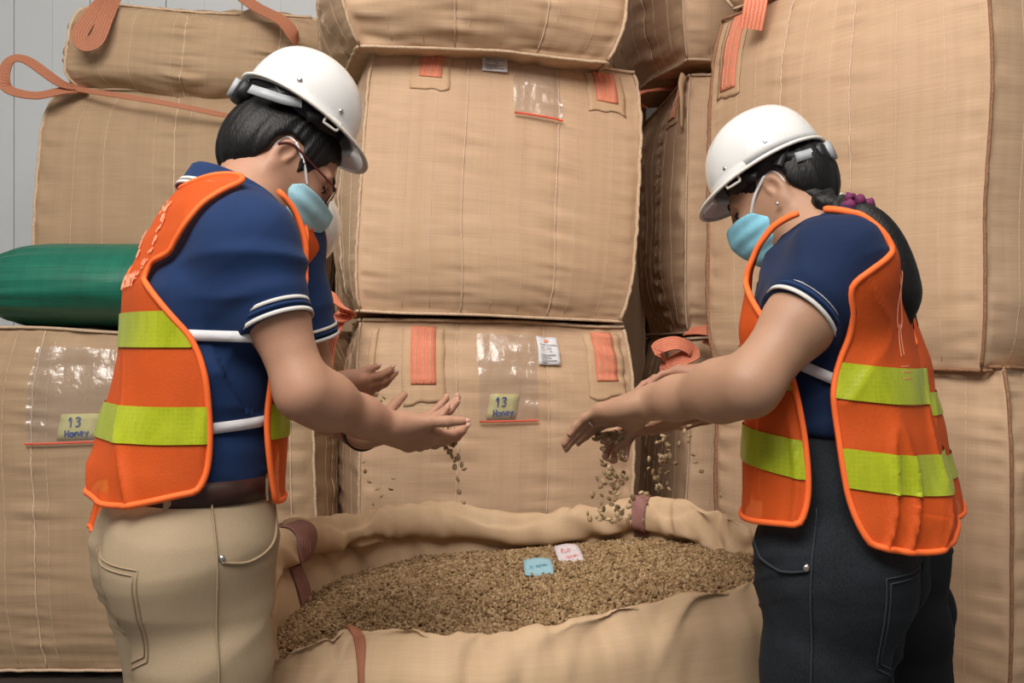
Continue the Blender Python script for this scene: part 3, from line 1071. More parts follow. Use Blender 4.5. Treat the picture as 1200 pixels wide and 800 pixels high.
b2 = Bag(0.93, 0.92, 0.875, 0.055, 0.06, 5, 0.03, 0.5, seams=(-0.30, 0.37))
t2 = bulk_bag('full bulk bag in the centre stack with an empty clear pouch at its top', (-0.145, 3.74, 1.300), R_(13), b2, 100, tilt=(0, R_(3.0)))
strap_on(b2, t2, 'front', -0.58, 0.72, patch_drop=0.12); strap_on(b2, t2, 'front', 0.74, 0.74, patch_drop=0.10)
pouch(b2, t2, 'front', 0.03, 0.38, 0.50, 0.96, slant=-0.02)
paper_label(b2, t2, 'front', -0.20, -0.01, 0.82, 0.95)

b3 = Bag(0.92, 0.92, 0.80, 0.075, 0.12, 8, 0.04, 0.9, seams=(-0.24, 0.42))
t3 = bulk_bag('full beige bulk bag at the very top of the centre stack', (-0.175, 3.60, 2.155), R_(13), b3, 84, tilt=(R_(2), R_(-1.0)))

# --- left: wide bag in front, green sack on it, two bags behind -------------------
b4 = Bag(1.14, 0.95, 1.115, 0.045, 0.06, 12, 0.02, 1.0, seams=(-0.58, 0.88))
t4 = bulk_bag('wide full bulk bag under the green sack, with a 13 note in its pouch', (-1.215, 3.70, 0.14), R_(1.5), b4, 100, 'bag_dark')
pouch(b4, t4, 'front', -0.60, -0.135, 0.355, 0.90, (-0.43, -0.23, 0.385, 0.53), slant=0.0)
paper_label(b4, t4, 'front', -0.125, 0.03, 0.72, 0.88, False)

b5 = Bag(1.03, 0.95, 0.99, 0.06, 0.11, 17, 0.03, 1.0, seams=(0.02, 0.72))
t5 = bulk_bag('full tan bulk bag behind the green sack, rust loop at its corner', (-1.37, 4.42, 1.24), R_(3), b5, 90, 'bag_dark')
loop_strap(t5, local(t5, [P(100, 103, 3.97), P(72, 98, 3.90), P(30, 70, 3.86), P(9, 74, 3.84), P(7, 102, 3.84), P(40, 112, 3.86), P(75, 106, 3.9), P(100, 106, 3.97)]), 0.045, local(t5, [t5.location + Vector((0.15, -0.75, 0.65))])[0], 'web_rust', 60)
loop_strap(t5, local(t5, [P(86, 104, 3.93), P(140, 112, 3.86), P(200, 122, 3.84), P(268, 136, 3.86)]), 0.02, A([0, -1, 0.2]), 'web_rust')
b5b = Bag(1.0, 0.85, 1.1, 0.05, 0.08, 19)
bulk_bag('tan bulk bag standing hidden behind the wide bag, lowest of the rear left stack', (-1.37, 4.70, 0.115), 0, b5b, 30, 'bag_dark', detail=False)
b6 = Bag(1.0, 0.92, 0.36, 0.085, 0.16, 23, 0.06, 1.4, seams=(-0.05, 0.66))
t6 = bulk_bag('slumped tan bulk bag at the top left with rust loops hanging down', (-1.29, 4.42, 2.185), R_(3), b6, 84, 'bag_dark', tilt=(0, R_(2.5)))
loop_strap(t6, local(t6, [P(128, -4, 3.95), P(112, 12, 3.86), P(94, 38, 3.82), P(98, 52, 3.81), P(113, 46, 3.82), P(124, 20, 3.85), P(134, -4, 3.95)]), 0.055, local(t6, [t6.location + Vector((0.4, -0.9, 0.2))])[0], 'web_rust', 50)
loop_strap(t6, local(t6, [P(270, -14, 3.95), P(300, 8, 3.86), P(330, 24, 3.82), P(343, 40, 3.82), P(348, 52, 3.85)]), 0.06, local(t6, [t6.location + Vector((0.4, -0.8, 0.5))])[0], 'web_rust', 40)
# gathered filling spout on its top
sp = []
for k in range(36):
    a = 2 * math.pi * k / 36
    for r, z in ((0.36, 0.36), (0.28, 0.44), (0.17, 0.47), (0.12, 0.50)):
        rr = r * (1 + 0.16 * math.sin(a * 9 + z * 20) * (1 if r < 0.3 else 0.5))
        sp.append((0.20 + rr * math.cos(a) * 1.3, -0.12 + rr * math.sin(a), z - 0.06))
obj('filling_spout', A(sp), grid_faces(36, 4, True), M['bag_dark'], t6, uv=A(sp)[:, :2])

def green_sack():
    L, R = 1.10, 0.168
    n, m = 90, 64
    s = np.linspace(0, 1, n); a = np.linspace(0, 2 * np.pi, m, endpoint=False)
    S, Aa = np.meshgrid(s, a, indexing='ij')
    prof = np.clip(1 - np.abs(2 * S - 1) ** 6, 0, 1) ** 0.5 * 0.92 + 0.08
    gather = np.exp(-(np.minimum(S, 1 - S) / 0.16) ** 1.2)
    rr = R * prof * (1 + 0.06 * gather * np.sin(Aa * 19 + 2 * vnoise(S * 8, Aa, 0, 2)) + 0.025 * vnoise(S * 5, np.cos(Aa) * 2, np.sin(Aa) * 2, 4) + 0.010 * vnoise(S * 3, np.cos(Aa) * 9, np.sin(Aa) * 9, 5))
    X = (S - 0.5) * L; Y = rr * np.cos(Aa) * 1.45; Z = rr * np.sin(Aa) * 0.93
    Z = np.where(Z < 0, Z * 0.85, Z) + R * 0.80
    V = np.stack([X, Y, Z], -1).reshape(-1, 3)
    uv = np.stack([X, Aa * R], -1).reshape(-1, 2)
    t = thing('green_sack', 'plump green woven sack lying on the wide bag at the left', 'sack', (-1.225, 3.38, 1.262), None, R_(-1.5))
    obj('sack_body', V, grid_faces(n, m, False) if False else np.concatenate([grid_faces(n, m), np.stack([np.arange(n - 1) * m + m - 1, np.arange(1, n) * m + m - 1, np.arange(1, n) * m, np.arange(n - 1) * m], -1)]), M['green'], t, uv=uv)
    for e in (0, 1):
        ring = V.reshape(n, m, 3)[0 if e == 0 else -1]
        c = ring.mean(0); dx = -0.05 if e == 0 else 0.05
        tail = np.concatenate([ring, c + (ring - c) * 0.7 + A([dx * .4, 0, 0]), c + (ring - c) * 1.6 * (1 + 0.3 * np.sin(a * 9))[:, None] + A([dx, 0, 0])])
        Fq = np.concatenate([[(i * m + j, i * m + (j + 1) % m, (i + 1) * m + (j + 1) % m, (i + 1) * m + j) for j in range(m)] for i in (0, 1)])
        obj('tied_end', tail, Fq, M['green'], t, uv=tail[:, :2])
green_sack()

# --- right of the centre ------------------------------------------------------------
b3b = Bag(0.92, 0.80, 1.10, 0.05, 0.06, 83)
bulk_bag('bulk bag in the dark gap behind the centre stack, standing on the floor', (-0.30, 4.74, 0.0), 0, b3b, 24, detail=False)
b3c = Bag(0.92, 0.80, 1.10, 0.05, 0.06, 85)
bulk_bag('bulk bag in the dark gap behind the centre stack, stacked second from the floor', (-0.30, 4.74, 1.13), 0, b3c, 24, detail=False)
for kz, wh in enumerate(('lowest', 'middle', 'topmost')):
    bulk_bag('bulk bag in the narrow gap right of the centre stack, ' + wh + ' of three', (0.40, 4.86, 1.02 * kz), 0, Bag(0.40, 0.6, 1.0, 0.03, 0.06, 90 + kz), 20, detail=False)
b7 = Bag(0.60, 0.98, 1.12, 0.05, 0.07, 31, 0.03, 1.0)
t7 = bulk_bag('full bulk bag with crumpled red loops, lowest of the stack right of centre', (0.935, 4.24, 0.115), R_(3), b7, 70)
strap_on(b7, t7, 'left', 0.6, 0.5); strap_on(b7, t7, 'front', -0.55, 0.66)
up = A([0.1, -0.8, 0.6])
loop_strap(t7, local(t7, [P(782, 424, 3.68), P(772, 412, 3.60), P(776, 405, 3.58), P(795, 402, 3.58), P(812, 412, 3.60), P(800, 420, 3.60), P(784, 428, 3.62), P(780, 440, 3.66)]), 0.058, up, 'web_red', 50)
loop_strap(t7, local(t7, [P(806, 388, 3.64), P(830, 386, 3.56), P(862, 392, 3.54), P(885, 394, 3.58)]), 0.06, up, 'web_red', 40)
loop_strap(t7, local(t7, [P(828, 398, 3.62), P(848, 408, 3.56), P(870, 414, 3.56), P(888, 414, 3.60)]), 0.045, up, 'web_rust', 40)
b8 = Bag(0.60, 0.98, 0.97, 0.05, 0.08, 37, 0.04, 1.0)
t8 = bulk_bag('full bulk bag right of centre with a tufted corner and two coral straps', (0.925, 4.22, 1.250), R_(4), b8, 80)
strap_on(b8, t8, 'left', 0.66, 0.72, patch_drop=0.07, v1=0.985); strap_on(b8, t8, 'front', -0.52, 0.76, patch_drop=0.06, v1=0.985)
loop_strap(t8, local(t8, [P(752, 126, 3.85), P(741, 117, 3.75), P(746, 109, 3.70), P(772, 105, 4.00), P(800, 103, 4.08)]), 0.05, A([-.2, -0.6, 0.8]), 'web_red', 40)
tuft = A([P(799, 150, 3.73), P(799, 118, 3.71), P(798, 100, 3.72), P(801, 90, 3.74)])
obj('corner_tuft', *tube(local(t8, polyline(tuft, 16)), np.linspace(0.008, 0.022, 16), 8, flat=0.5), M['bag_thin'], t8)
b9 = Bag(0.66, 0.95, 0.85, 0.06, 0.10, 41, 0.04, 0.9)
t9 = bulk_bag('full bulk bag at the top, right of the centre stack, its underside corner showing', (0.872, 4.15, 2.275), R_(9), b9, 80)

# --- right: tall bag turned corner-on ---------------------------------------------------
ang = math.atan2(0.80, -0.56)            # its left face runs back and to the left
b10 = Bag(0.98, 0.78, 1.14, 0.055, 0.06, 47, 0.03, 0.55, seams=(-0.28, 0.24))
def corner_bag(label, corner, rot, bag, z, **kw):
    # rot: direction of the 'front' face normal; the near corner is the front-right corner
    c, s = math.cos(rot), math.sin(rot)
    lx, ly = bag.a * (1 - bag.pinch * 0.3), -bag.b * (1 - bag.pinch * 0.3)
    loc = (corner[0] - (c * lx - s * ly), corner[1] - (s * lx + c * ly), z)
    return bulk_bag(label, loc, rot, bag, **kw)
rot = R_(-56)
t10 = corner_bag('tall bulk bag filling the upper right, brown-stitched corner towards the room', (1.215, 2.55), rot, b10, 1.15, n=100, seam_mat='brown_seam')
strap_on(b10, t10, 'front', 0.47, 0.90, patch_drop=0.10, v1=0.99)
strap_on(b10, t10, 'front', -0.80, 0.56, patch_drop=0.06, v1=0.99, pw=0.12)
b11 = Bag(1.02, 0.78, 1.02, 0.05, 0.06, 53, 0.02, 0.9)
t11 = corner_bag('full bulk bag at the lower right, brown-stitched corner towards the room', (1.265, 2.52), rot, b11, 0.115, n=90, seam_mat='brown_seam')
b12 = Bag(0.94, 0.76, 0.7, 0.07, 0.12, 59, 0.03, 0.9)
t12 = corner_bag('bulk bag lying on the tall right bag, only its lower edge in the picture', (1.20, 2.58), rot, b12, 2.335, n=50)
loop_strap(t12, local(t12, [P(890, -50, 3.12), P(887, -10, 3.08), P(884, 12, 3.08), P(880, 34, 3.10)]), 0.075, A([0.4, -0.9, 0.0]), 'web_red', 30, 'lift_strap')

pallet(-0.135, 3.77, 1.0, 1.0, R_(11), 'dark wooden pallet beneath the centre stack')
pallet(-1.215, 3.70, 1.15, 0.9, R_(1.5), 'dark wooden pallet beneath the wide bag at the left')
pallet(-1.37, 4.70, 1.0, 0.8, 0, 'dark wooden pallet beneath the rear left stack')
pallet(0.935, 4.24, 0.65, 1.0, R_(3), 'dark wooden pallet beneath the stack right of centre')
pallet(t11.location.x, t11.location.y, 1.0, 0.78, rot, 'dark wooden pallet beneath the right-hand stack')

# ------------------------------------------------------------------ the open bag and its beans
RIM = [(322, 768, 1.78), (372, 750, 1.75), (425, 733, 1.77), (495, 738, 1.76), (561, 742, 1.77), (630, 735, 1.80), (696, 724, 1.84), (777, 705, 1.90),
       (859, 686, 1.98), (905, 672, 2.05), (915, 650, 2.2), (896, 632, 2.33), (862, 610, 2.43), (832, 598, 2.5), (790, 590, 2.58), (750, 584, 2.63),
       (696, 594, 2.65), (615, 602, 2.66), (528, 592, 2.66), (470, 594, 2.62), (425, 600, 2.55), (385, 604, 2.45), (350, 610, 2.33), (325, 625, 2.18),
       (312, 660, 2.02), (308, 715, 1.88)]
NR = 420
rim = closedline([P(*q) for q in RIM], NR)
KEY = len(RIM)
ph = np.arange(NR) / NR * KEY                  # position in control points
CEN = A([0.04, 2.2, 0.0])
tang = np.roll(rim, -2, 0) - np.roll(rim, 2, 0); tang[:, 2] = 0
tang /= np.linalg.norm(tang, axis=1)[:, None]
inw = np.stack([-tang[:, 1], tang[:, 0], 0 * tang[:, 0]], 1)
sg = np.sign(np.sum(inw * (CEN - rim), 1)); inw *= sg[:, None]
back = smoothstep(12.3, 14.0, ph) * (1 - smoothstep(22.5, 24.0, ph))          # where the rim is rolled over
frontw = 1 - smoothstep(8.5, 10, ph) * (1 - smoothstep(25, 25.9, ph))
# (inward, dz) profile for rolled and plain rim
roll = [(-0.03, None), (-0.09, -0.45), (-0.085, -0.25), (-0.070, -0.12), (-0.055, -0.06), (-0.045, -0.028), (-0.030, -0.008), (-0.012, 0.001), (0.004, 0.0), (0.020, -0.008),
        (0.032, -0.025), (0.038, -0.045), (0.036, -0.066), (0.026, -0.080), (0.010, -0.084), (0.0, -0.088), (0.0, -0.10), (0.008, -0.13), (0.02, -0.19), (0.03, -0.26)]
plain = [(-0.03, None), (-0.09, -0.45), (-0.088, -0.25), (-0.075, -0.13), (-0.062, -0.065), (-0.036, -0.032), (-0.018, -0.012), (-0.008, -0.003), (0.0, 0.0), (0.006, -0.003),
         (0.010, -0.012), (0.013, -0.028), (0.016, -0.045), (0.018, -0.060), (0.02, -0.075), (0.022, -0.088), (0.024, -0.10), (0.028, -0.13), (0.034, -0.19), (0.04, -0.26)]
KP = len(roll); SUB = 3
prof = []
for k in range(KP):
    w = back
    a0, d0 = plain[k]; a1, d1 = roll[k]
    off = a0 + (a1 - a0) * w
    zz = np.full(NR, 0.02) if d0 is None else rim[:, 2] + d0 + (d1 - d0) * w
    prof.append(rim + inw * off[:, None] * 1.0)
    prof[-1][:, 2] = zz
prof = A(prof)                                   # KP, NR, 3
# resample the profile
tt = np.linspace(0, KP - 1, (KP - 1) * SUB + 1)
i0 = np.clip(np.floor(tt).astype(int), 0, KP - 2); ff = (tt - i0)[:, None, None]
p0, p1, p2, p3 = prof[np.clip(i0 - 1, 0, KP - 1)], prof[i0], prof[i0 + 1], prof[np.clip(i0 + 2, 0, KP - 1)]
prof = 0.5 * (2 * p1 + (p2 - p0) * ff + (2 * p0 - 5 * p1 + 4 * p2 - p3) * ff ** 2 + (3 * p1 - p0 - 3 * p2 + p3) * ff ** 3)
NP_ = len(prof)
# folds: slack sags running down from the rim, stronger at the bag's corners
PH = ph[None, :]; KK = np.linspace(0, 1, NP_)[:, None]
ang_ = PH / KEY * 2 * np.pi
cx, sx = np.cos(ang_), np.sin(ang_)
fold = vnoise(cx * 5, sx * 5, KK * 3, 71) * 0.6 + vnoise(cx * 14 + KK * 2, sx * 14, KK * 4, 72) * 0.4
crease = np.abs(vnoise(cx * 10 + KK * 5, sx * 10 - KK * 3, KK * 2, 73))
corner_w = sum(np.exp(-((np.minimum(np.abs(PH - c), KEY - np.abs(PH - c))) / 1.1) ** 2) for c in (0.3, 9.6, 13.3, 22.6))
amp = 0.012 + 0.022 * corner_w
wz = smoothstep(0.0, 0.15, KK) * 1.0
disp = (fold * amp + (0.35 - crease) * amp * 0.8) * wz
prof = prof + inw[None] * disp[..., None]
prof[:, :, 2] += np.where(prof[:, :, 2] > 0.3, 0.010 * vnoise(cx * 6, sx * 6, KK, 75) + 0.006 * vnoise(cx * 22, sx * 22, KK * 2, 76), 0)
rg = 1 - 2 * np.abs(vnoise(cx * 4 + KK * 3.5, sx * 4 - KK * 2.5, KK * 1.2, 77)); rg = np.maximum(rg - 0.55, 0) / 0.45
prof = prof - inw[None] * (0.016 * rg * wz * smoothstep(0.1, 0.3, KK))[..., None]; prof[:, :, 2] += 0.012 * rg * back[None, :] * wz
# a few long diagonal creases along the rolled back rim
prof[:, :, 2] += -0.012 * back[None, :] * np.exp(-((KK - 0.42 - 0.10 * np.sin(PH * 1.9)) / 0.03) ** 2)
peri = np.concatenate([[0], np.cumsum(np.linalg.norm(np.diff(rim, axis=0), axis=1))])
UVo = np.stack([np.broadcast_to(peri[None, :], prof.shape[:2]), np.cumsum(np.concatenate([np.zeros((1, NR)), np.linalg.norm(np.diff(prof, axis=0), axis=2)]), 0)], -1)
open_t = thing('open_bulk_bag', 'open beige bulk bag full of coffee beans between the workers', 'bulk bag', (0.04, 2.2, 0))
Fo = grid_faces(NP_, NR)
wrapF = np.stack([np.arange(NP_ - 1) * NR + NR - 1, np.arange(1, NP_) * NR + NR - 1, np.arange(1, NP_) * NR, np.arange(NP_ - 1) * NR], -1)
obj('sack_wall', prof.reshape(-1, 3), np.concatenate([Fo, wrapF]), M['open_bag'], open_t, uv=UVo.reshape(-1, 2))
base_ring = prof[0]
obj('sack_base', np.concatenate([base_ring, [base_ring.mean(0)]]), [(i, (i + 1) % NR, NR) for i in range(NR)], M['open_bag'], open_t)

def rim_band(name, c0, c1, k0, k1, mat, lift=0.004, skew=0.0, parent=open_t):
    """webbing sewn up the wall and over the rim between control positions c0..c1"""
    m = 9; ks = np.arange(k0, k1)
    V = np.zeros((len(ks), m, 3))
    for a, k in enumerate(ks):
        c = np.linspace(c0, c1, m) + skew * (a / len(ks) - 0.5)
        idx = (c / KEY * NR) % NR
        i = np.floor(idx).astype(int) % NR; f = (idx - np.floor(idx))[:, None]
        V[a] = prof[k][i] * (1 - f) + prof[k][(i + 1) % NR] * f
    Tu = np.gradient(V, axis=0); Tv = np.gradient(V, axis=1)
    n = np.cross(Tu, Tv); n /= np.linalg.norm(n, axis=2)[..., None] + 1e-9
    # outward: away from the inside of the cloth
    ref = V[0].mean(0) - CEN; ref[2] = 0
    if np.sum(n[0].mean(0) * ref) < 0: n = -n
    V = V + n * lift
    o = obj(name, V.reshape(-1, 3), grid_faces(len(ks), m), mat, parent, uv=np.stack(np.meshgrid(np.arange(len(ks)) * 0.012, np.linspace(0, 0.07, m), indexing='ij')[::-1], -1).reshape(-1, 2))
    md = o.modifiers.new('thickness', 'SOLIDIFY'); md.thickness = 0.003; md.offset = 0
    return o
rim_band('webbing_band', 22.0, 22.65, 12, NP_ - 2, M['web_mauve'])
rim_band('webbing_band', 14.75, 15.15, 12, NP_ - 8, M['web_mauve'])
rim_band('webbing_band', 1.7, 2.0, 3, NP_ - 16, M['web_rust'], skew=-0.6)

# bean bed
def bean_height(x, y):
    return 0.664 + 0.080 * x + 0.020 * np.exp(-(((x - 0.12) / 0.30) ** 2 + ((y - 2.38) / 0.25) ** 2)) + 0.006 * vnoise(x * 6, y * 6, 0, 90) - 0.02 * smoothstep(2.1, 1.75, y)
inner = prof[(KP - 5) * SUB]                 # the inside ring near the bean level
ring2 = inner[:, :2]
cen2 = CEN[:2]
ns_, na_ = 40, NR // 3
sel = ring2[::3]
RR = np.linspace(0, 1.0, ns_)
XY = cen2[None, None] + (sel[None] - cen2) * RR[:, None, None] * 1.005
Zb = bean_height(XY[..., 0], XY[..., 1]) - 0.006
bedV = np.concatenate([XY, Zb[..., None]], -1)
na_ = len(sel)
beans_t = None
def inside_ring(x, y, shrink=0.985):
    q = cen2 + (ring2 - cen2) * shrink
    return poly_sdf(x, y, q[::4]) < 0

def bean_mesh(nu=6, nv=4):
    V, F = uvsphere((0, 0, 0), (0.0060, 0.0045, 0.0034), nu, nv)
    V[:, 2] = np.where(V[:, 2] < 0, V[:, 2] * 0.55, V[:, 2])      # flat side
    return V, [tuple(f) for f in F]
BV, BF = bean_mesh()
BT = tri(A([f for f in BF if len(f) == 4])); BT = np.concatenate([BT, A([f for f in BF if len(f) == 3])])
def rand_rot(n):
    q = RNG.normal(size=(n, 4)); q /= np.linalg.norm(q, axis=1)[:, None]
    w, x, y, z = q.T
    return np.stack([1 - 2 * (y * y + z * z), 2 * (x * y - z * w), 2 * (x * z + y * w), 2 * (x * y + z * w), 1 - 2 * (x * x + z * z), 2 * (y * z - x * w), 2 * (x * z - y * w), 2 * (y * z + x * w), 1 - 2 * (x * x + y * y)], -1).reshape(n, 3, 3)
def many_beans(name, C, parent=None, scale=1.0):
    n = len(C)
    Rm = rand_rot(n); s = (0.85 + 0.35 * RNG.random(n)) * scale
    V = np.einsum('nij,vj->nvi', Rm, BV) * s[:, None, None] + C[:, None, :]
    T = (BT[None] + (np.arange(n) * len(BV))[:, None, None]).reshape(-1, 3)
    tint = np.repeat(np.clip(RNG.beta(2.6, 2.2, n), 0, 1), len(BV))
    return obj(name, V.reshape(-1, 3), T, M['bean'], parent, attr=tint)

lo2, hi2 = ring2.min(0), ring2.max(0)
sp_ = 0.0066
gx, gy = np.meshgrid(np.arange(lo2[0], hi2[0], sp_), np.arange(lo2[1], hi2[1], sp_ * 0.9), indexing='ij')
gx = gx + sp_ * 0.7 * (RNG.random(gx.shape) - 0.5); gy = gy + sp_ * 0.7 * (RNG.random(gy.shape) - 0.5)
ok = inside_ring(gx, gy, 1.0)
gx, gy = gx[ok], gy[ok]
gz = bean_height(gx, gy) + 0.006 * (RNG.random(len(gx)) - 0.5) + 0.003 * vnoise(gx * 50, gy * 50, 0, 95)
BEANS = many_beans('coffee_bean_pile', np.stack([gx, gy, gz], -1))
tag(BEANS, 'heap of loose green coffee beans filling the open bag', 'coffee beans', kind='stuff')
bed = obj('bean_bed', bedV.reshape(-1, 3), np.concatenate([grid_faces(ns_, na_), np.stack([np.arange(ns_ - 1) * na_ + na_ - 1, np.arange(1, ns_) * na_ + na_ - 1, np.arange(1, ns_) * na_, np.arange(ns_ - 1) * na_], -1)]), M['bean_bed'], BEANS)
bed['kind'] = 'stuff'

def slip(px, py, Y, w, h, yaw, pitch, mat, label, texts, ink, pen=0.0008):
    c = P(px, py, Y)
    z = bean_height(c[0], c[1]) + 0.016
    cx_, sx_ = math.cos(yaw), math.sin(yaw)
    ex = A([cx_, sx_, 0.02]); ey = A([-sx_ * math.cos(pitch), cx_ * math.cos(pitch), math.sin(pitch)])
    nn = np.cross(ex, ey)
    base = A([c[0], c[1], z])
    U, Vv = np.meshgrid(np.linspace(-.5, .5, 8), np.linspace(-.5, .5, 8), indexing='ij')
    V = base + U[..., None] * w * ex + Vv[..., None] * h * ey + nn * (0.004 * np.sin(U * 4 + Vv * 3))[..., None]
    t = thing('paper_slip', label, 'paper slip', base, 'paper slips on the beans')
    o = obj('paper', V.reshape(-1, 3), grid_faces(8, 8), mat, t)
    md = o.modifiers.new('thickness', 'SOLIDIFY'); md.thickness = 0.0008
    lines = []
    for (s, x, y, size) in texts: lines += handwriting(s, x, y, size)
    def mp(x, y):
        return base + x * ex + y * ey + nn * (0.0015 + 0.004 * math.sin(x / w * 4 + y / h * 3)), nn
    write_on('handwriting', lines, mp, ink, t, pen)
slip(631, 668, 2.30, 0.066, 0.062, 0.06, 0.40, M['blue_slip'], 'pale blue paper slip with faint writing lying on the coffee beans', [('Ni', -0.020, -0.002, 0.010), ('Honey', -0.006, -0.002, 0.009)], M['ink_faint_blue'], 0.0006)
slip(667, 651, 2.40, 0.060, 0.066, 0.20, 0.50, M['pink_slip'], 'pale pinkish paper slip with red writing lying on the coffee beans', [('Rub', -0.018, 0.006, 0.013), ('Honey', -0.010, -0.013, 0.010)], M['ink_red'], 0.0006)
# ------------------------------------------------------------------ people
UPZ = A([0, 0, 1.0])

def fold_disp(V, N, amp, specs, seed):
    """cloth folds: ridged noise stretched along given directions; specs = [(across dir, freq, along freq)]"""
    d = 0
    for i, (c, fa, fl) in enumerate(specs):
        c = nrm(c); o = nrm(np.cross(c, [0.31, 0.77, 0.55])); p = np.cross(c, o)
        x = V @ c; y = V @ o; z = V @ p
        wob = 0.35 * vnoise(y * fl * 1.3, z * fl * 1.3, x * fl, seed + i)
        d = d + (1 - 2 * np.abs(vnoise(x * fa + wob * 3, y * fl, z * fl, seed + 10 + i))) * (0.6 + 0.6 * vnoise(y * fl * .7, z * fl * .7, x * 2, seed + 20 + i))
    # sharper small creases running with the first direction
    c = nrm(specs[0][0]); o = nrm(np.cross(c, [0.31, 0.77, 0.55])); p = np.cross(c, o)
    x = V @ c; y = V @ o; z = V @ p
    r = 1 - np.abs(vnoise(x * 30 + 1.2 * vnoise(y * 7, z * 7, x * 5, seed + 3), y * 4.5, z * 4.5, seed + 31))
    g = smoothstep(-0.1, 0.5, vnoise(x * 5, y * 5, z * 5, seed + 33))
    d = d + 1.15 * (r ** 5) * g
    return d * amp

def hand_sdf(S, W, d, n, t, curl, thumb=(0.55, 0.62, 0.35), sc=1.0, spread=0.10, bend=(0.5, 0.6, 0.45), thumb_curl=0.25, fat=1.0):
    """one hand: palm, four jointed fingers, thumb. W wrist, d along, n palm normal, t thumb side. returns finger tips"""
    W = A(W, float); d = nrm(d); n = nrm(n - d * np.dot(n, d)); t = nrm(t - d * np.dot(t, d) - n * np.dot(t, n))
    K = [(0.031, 0.088), (0.010, 0.092), (-0.011, 0.087), (-0.030, 0.078)]
    LEN = [(0.043, 0.026, 0.021), (0.048, 0.030, 0.022), (0.044, 0.028, 0.021), (0.034, 0.021, 0.019)]
    RAD = [0.0090, 0.0094, 0.0088, 0.0078]
    tips = []
    S.cone(W - d * 0.02, W + d * 0.02, 0.027 * sc * fat, 0.026 * sc * fat, 0.02)
    for i, (to, al) in enumerate(K):
        kn = W + (t * to + d * al) * sc
        b = W + t * to * 0.62 * sc + d * 0.012 * sc
        S.econe(b, kn, t, (0.0155 * sc * fat, 0.0155 * sc * fat), (0.0118 * sc, 0.0125 * sc), 0.016)
        dd = nrm(d + t * to * spread / 0.03)
        ang = 0.0; p = kn
        c = curl[i] if hasattr(curl, '__len__') else curl
        r = RAD[i] * sc
        for j in range(3):
            ang += c * bend[j]
            dirj = dd * math.cos(ang) + n * math.sin(ang)
            q = p + dirj * LEN[i][j] * sc
            S.cone(p, q, r * (1.05 - 0.07 * j), r * (0.97 - 0.09 * j), 0.005 if j else 0.010)
            p = q
        tips.append((p, dirj, nrm(np.cross(np.cross(dirj, t), dirj)), r))
    # thenar and hypothenar pads
    S.ell(W + (d * 0.042 + t * 0.024 + n * 0.011) * sc, A([0.030, 0.018, 0.016]) * sc, A([nrm(d + t * 0.35), nrm(t - d * 0.35), n]), 0.016)
    S.ell(W + (d * 0.040 - t * 0.024 + n * 0.009) * sc, A([0.033, 0.014, 0.014]) * sc, A([d, t, n]), 0.016)
    td = nrm(d * thumb[0] + t * thumb[1] + n * thumb[2])
    p = W + (d * 0.022 + t * 0.022 + n * 0.004) * sc
    for j, (L, ra, rb) in enumerate(((0.044, 0.0155, 0.0118), (0.034, 0.0112, 0.0100), (0.029, 0.0100, 0.0078))):
        q = p + td * L * sc
        S.cone(p, q, ra * sc, rb * sc, 0.012 if j == 0 else 0.004)
        p = q
        td = nrm(td + (d * 0.8 + n * 0.2) * thumb_curl)
    tips.append((p, td, nrm(t * 0.75 - n * 0.2 + np.cross(td, d) * 0), 0.0085 * sc))
    return tips

def arm_sdf(S, sh, el, wr, fat=1.0, k=0.03):
    sh, el, wr = A(sh, float), A(el, float), A(wr, float)
    S.cone(sh, lerp(sh, el, 0.45), 0.052 * fat, 0.049 * fat, k)
    S.cone(lerp(sh, el, 0.45), el, 0.049 * fat, 0.041 * fat, k)
    bl = lerp(el, wr, 0.28)
    S.cone(el, bl, 0.041 * fat, 0.0435 * fat, k)
    S.cone(bl, lerp(el, wr, 0.75), 0.0435 * fat, 0.031 * fat, k)
    S.cone(lerp(el, wr, 0.75), wr, 0.031 * fat, 0.0265 * fat, k)

def section_ring(c, u, v, w, d, n=60, ex=2.2):
    a = np.linspace(0, 2 * np.pi, n, endpoint=False)
    ca, sa = np.cos(a), np.sin(a)
    x = np.sign(ca) * np.abs(ca) ** (2 / ex) * w; y = np.sign(sa) * np.abs(sa) ** (2 / ex) * d
    return A(c) + x[:, None] * u + y[:, None] * v

class Body:
    """joint frame and fields of one person; local axes F forward, S towards the camera side, Z up"""
    def __init__(s, O, side, yaw, sections):
        s.O = A(O, float); y = math.radians(yaw)
        s.F = A([side * math.cos(y), math.sin(y), 0]); s.S = A([side * math.sin(y), -math.cos(y), 0])
        s.sec = sections
    def w(s, f, l, z):
        return s.O + s.F * f + s.S * l + UPZ * z
    def loc(s, V):
        q = A(V, float) - s.O
        return q @ s.F, q @ s.S, q @ UPZ
    def head_axes(s, pitch, turn=0.0, roll=0.0):
        p = math.radians(pitch); tn = math.radians(turn)
        f0 = s.F * math.cos(tn) + s.S * math.sin(tn); s0 = s.S * math.cos(tn) - s.F * math.sin(tn)
        hf = f0 * math.cos(p) - UPZ * math.sin(p); hu = f0 * math.sin(p) + UPZ * math.cos(p)
        r = math.radians(roll)
        hs = s0 * math.cos(r) + hu * math.sin(r); hu = hu * math.cos(r) - s0 * math.sin(r)
        return A([hf, hs, hu])

def torso_field(B, grow=0.0, ex=2.4, k=0.03, hem=None, flare=0.0):
    S = SDF()
    sec = B.sec
    for i in range(len(sec) - 1):
        (f0, z0, w0, d0), (f1, z1, w1, d1) = sec[i], sec[i + 1]
        S.econe(B.w(f0, 0, z0), B.w(f1, 0, z1), B.S, (w0 + grow, d0 + grow), (w1 + grow, d1 + grow), k, ex, flat1=(i == len(sec) - 2))
    return S

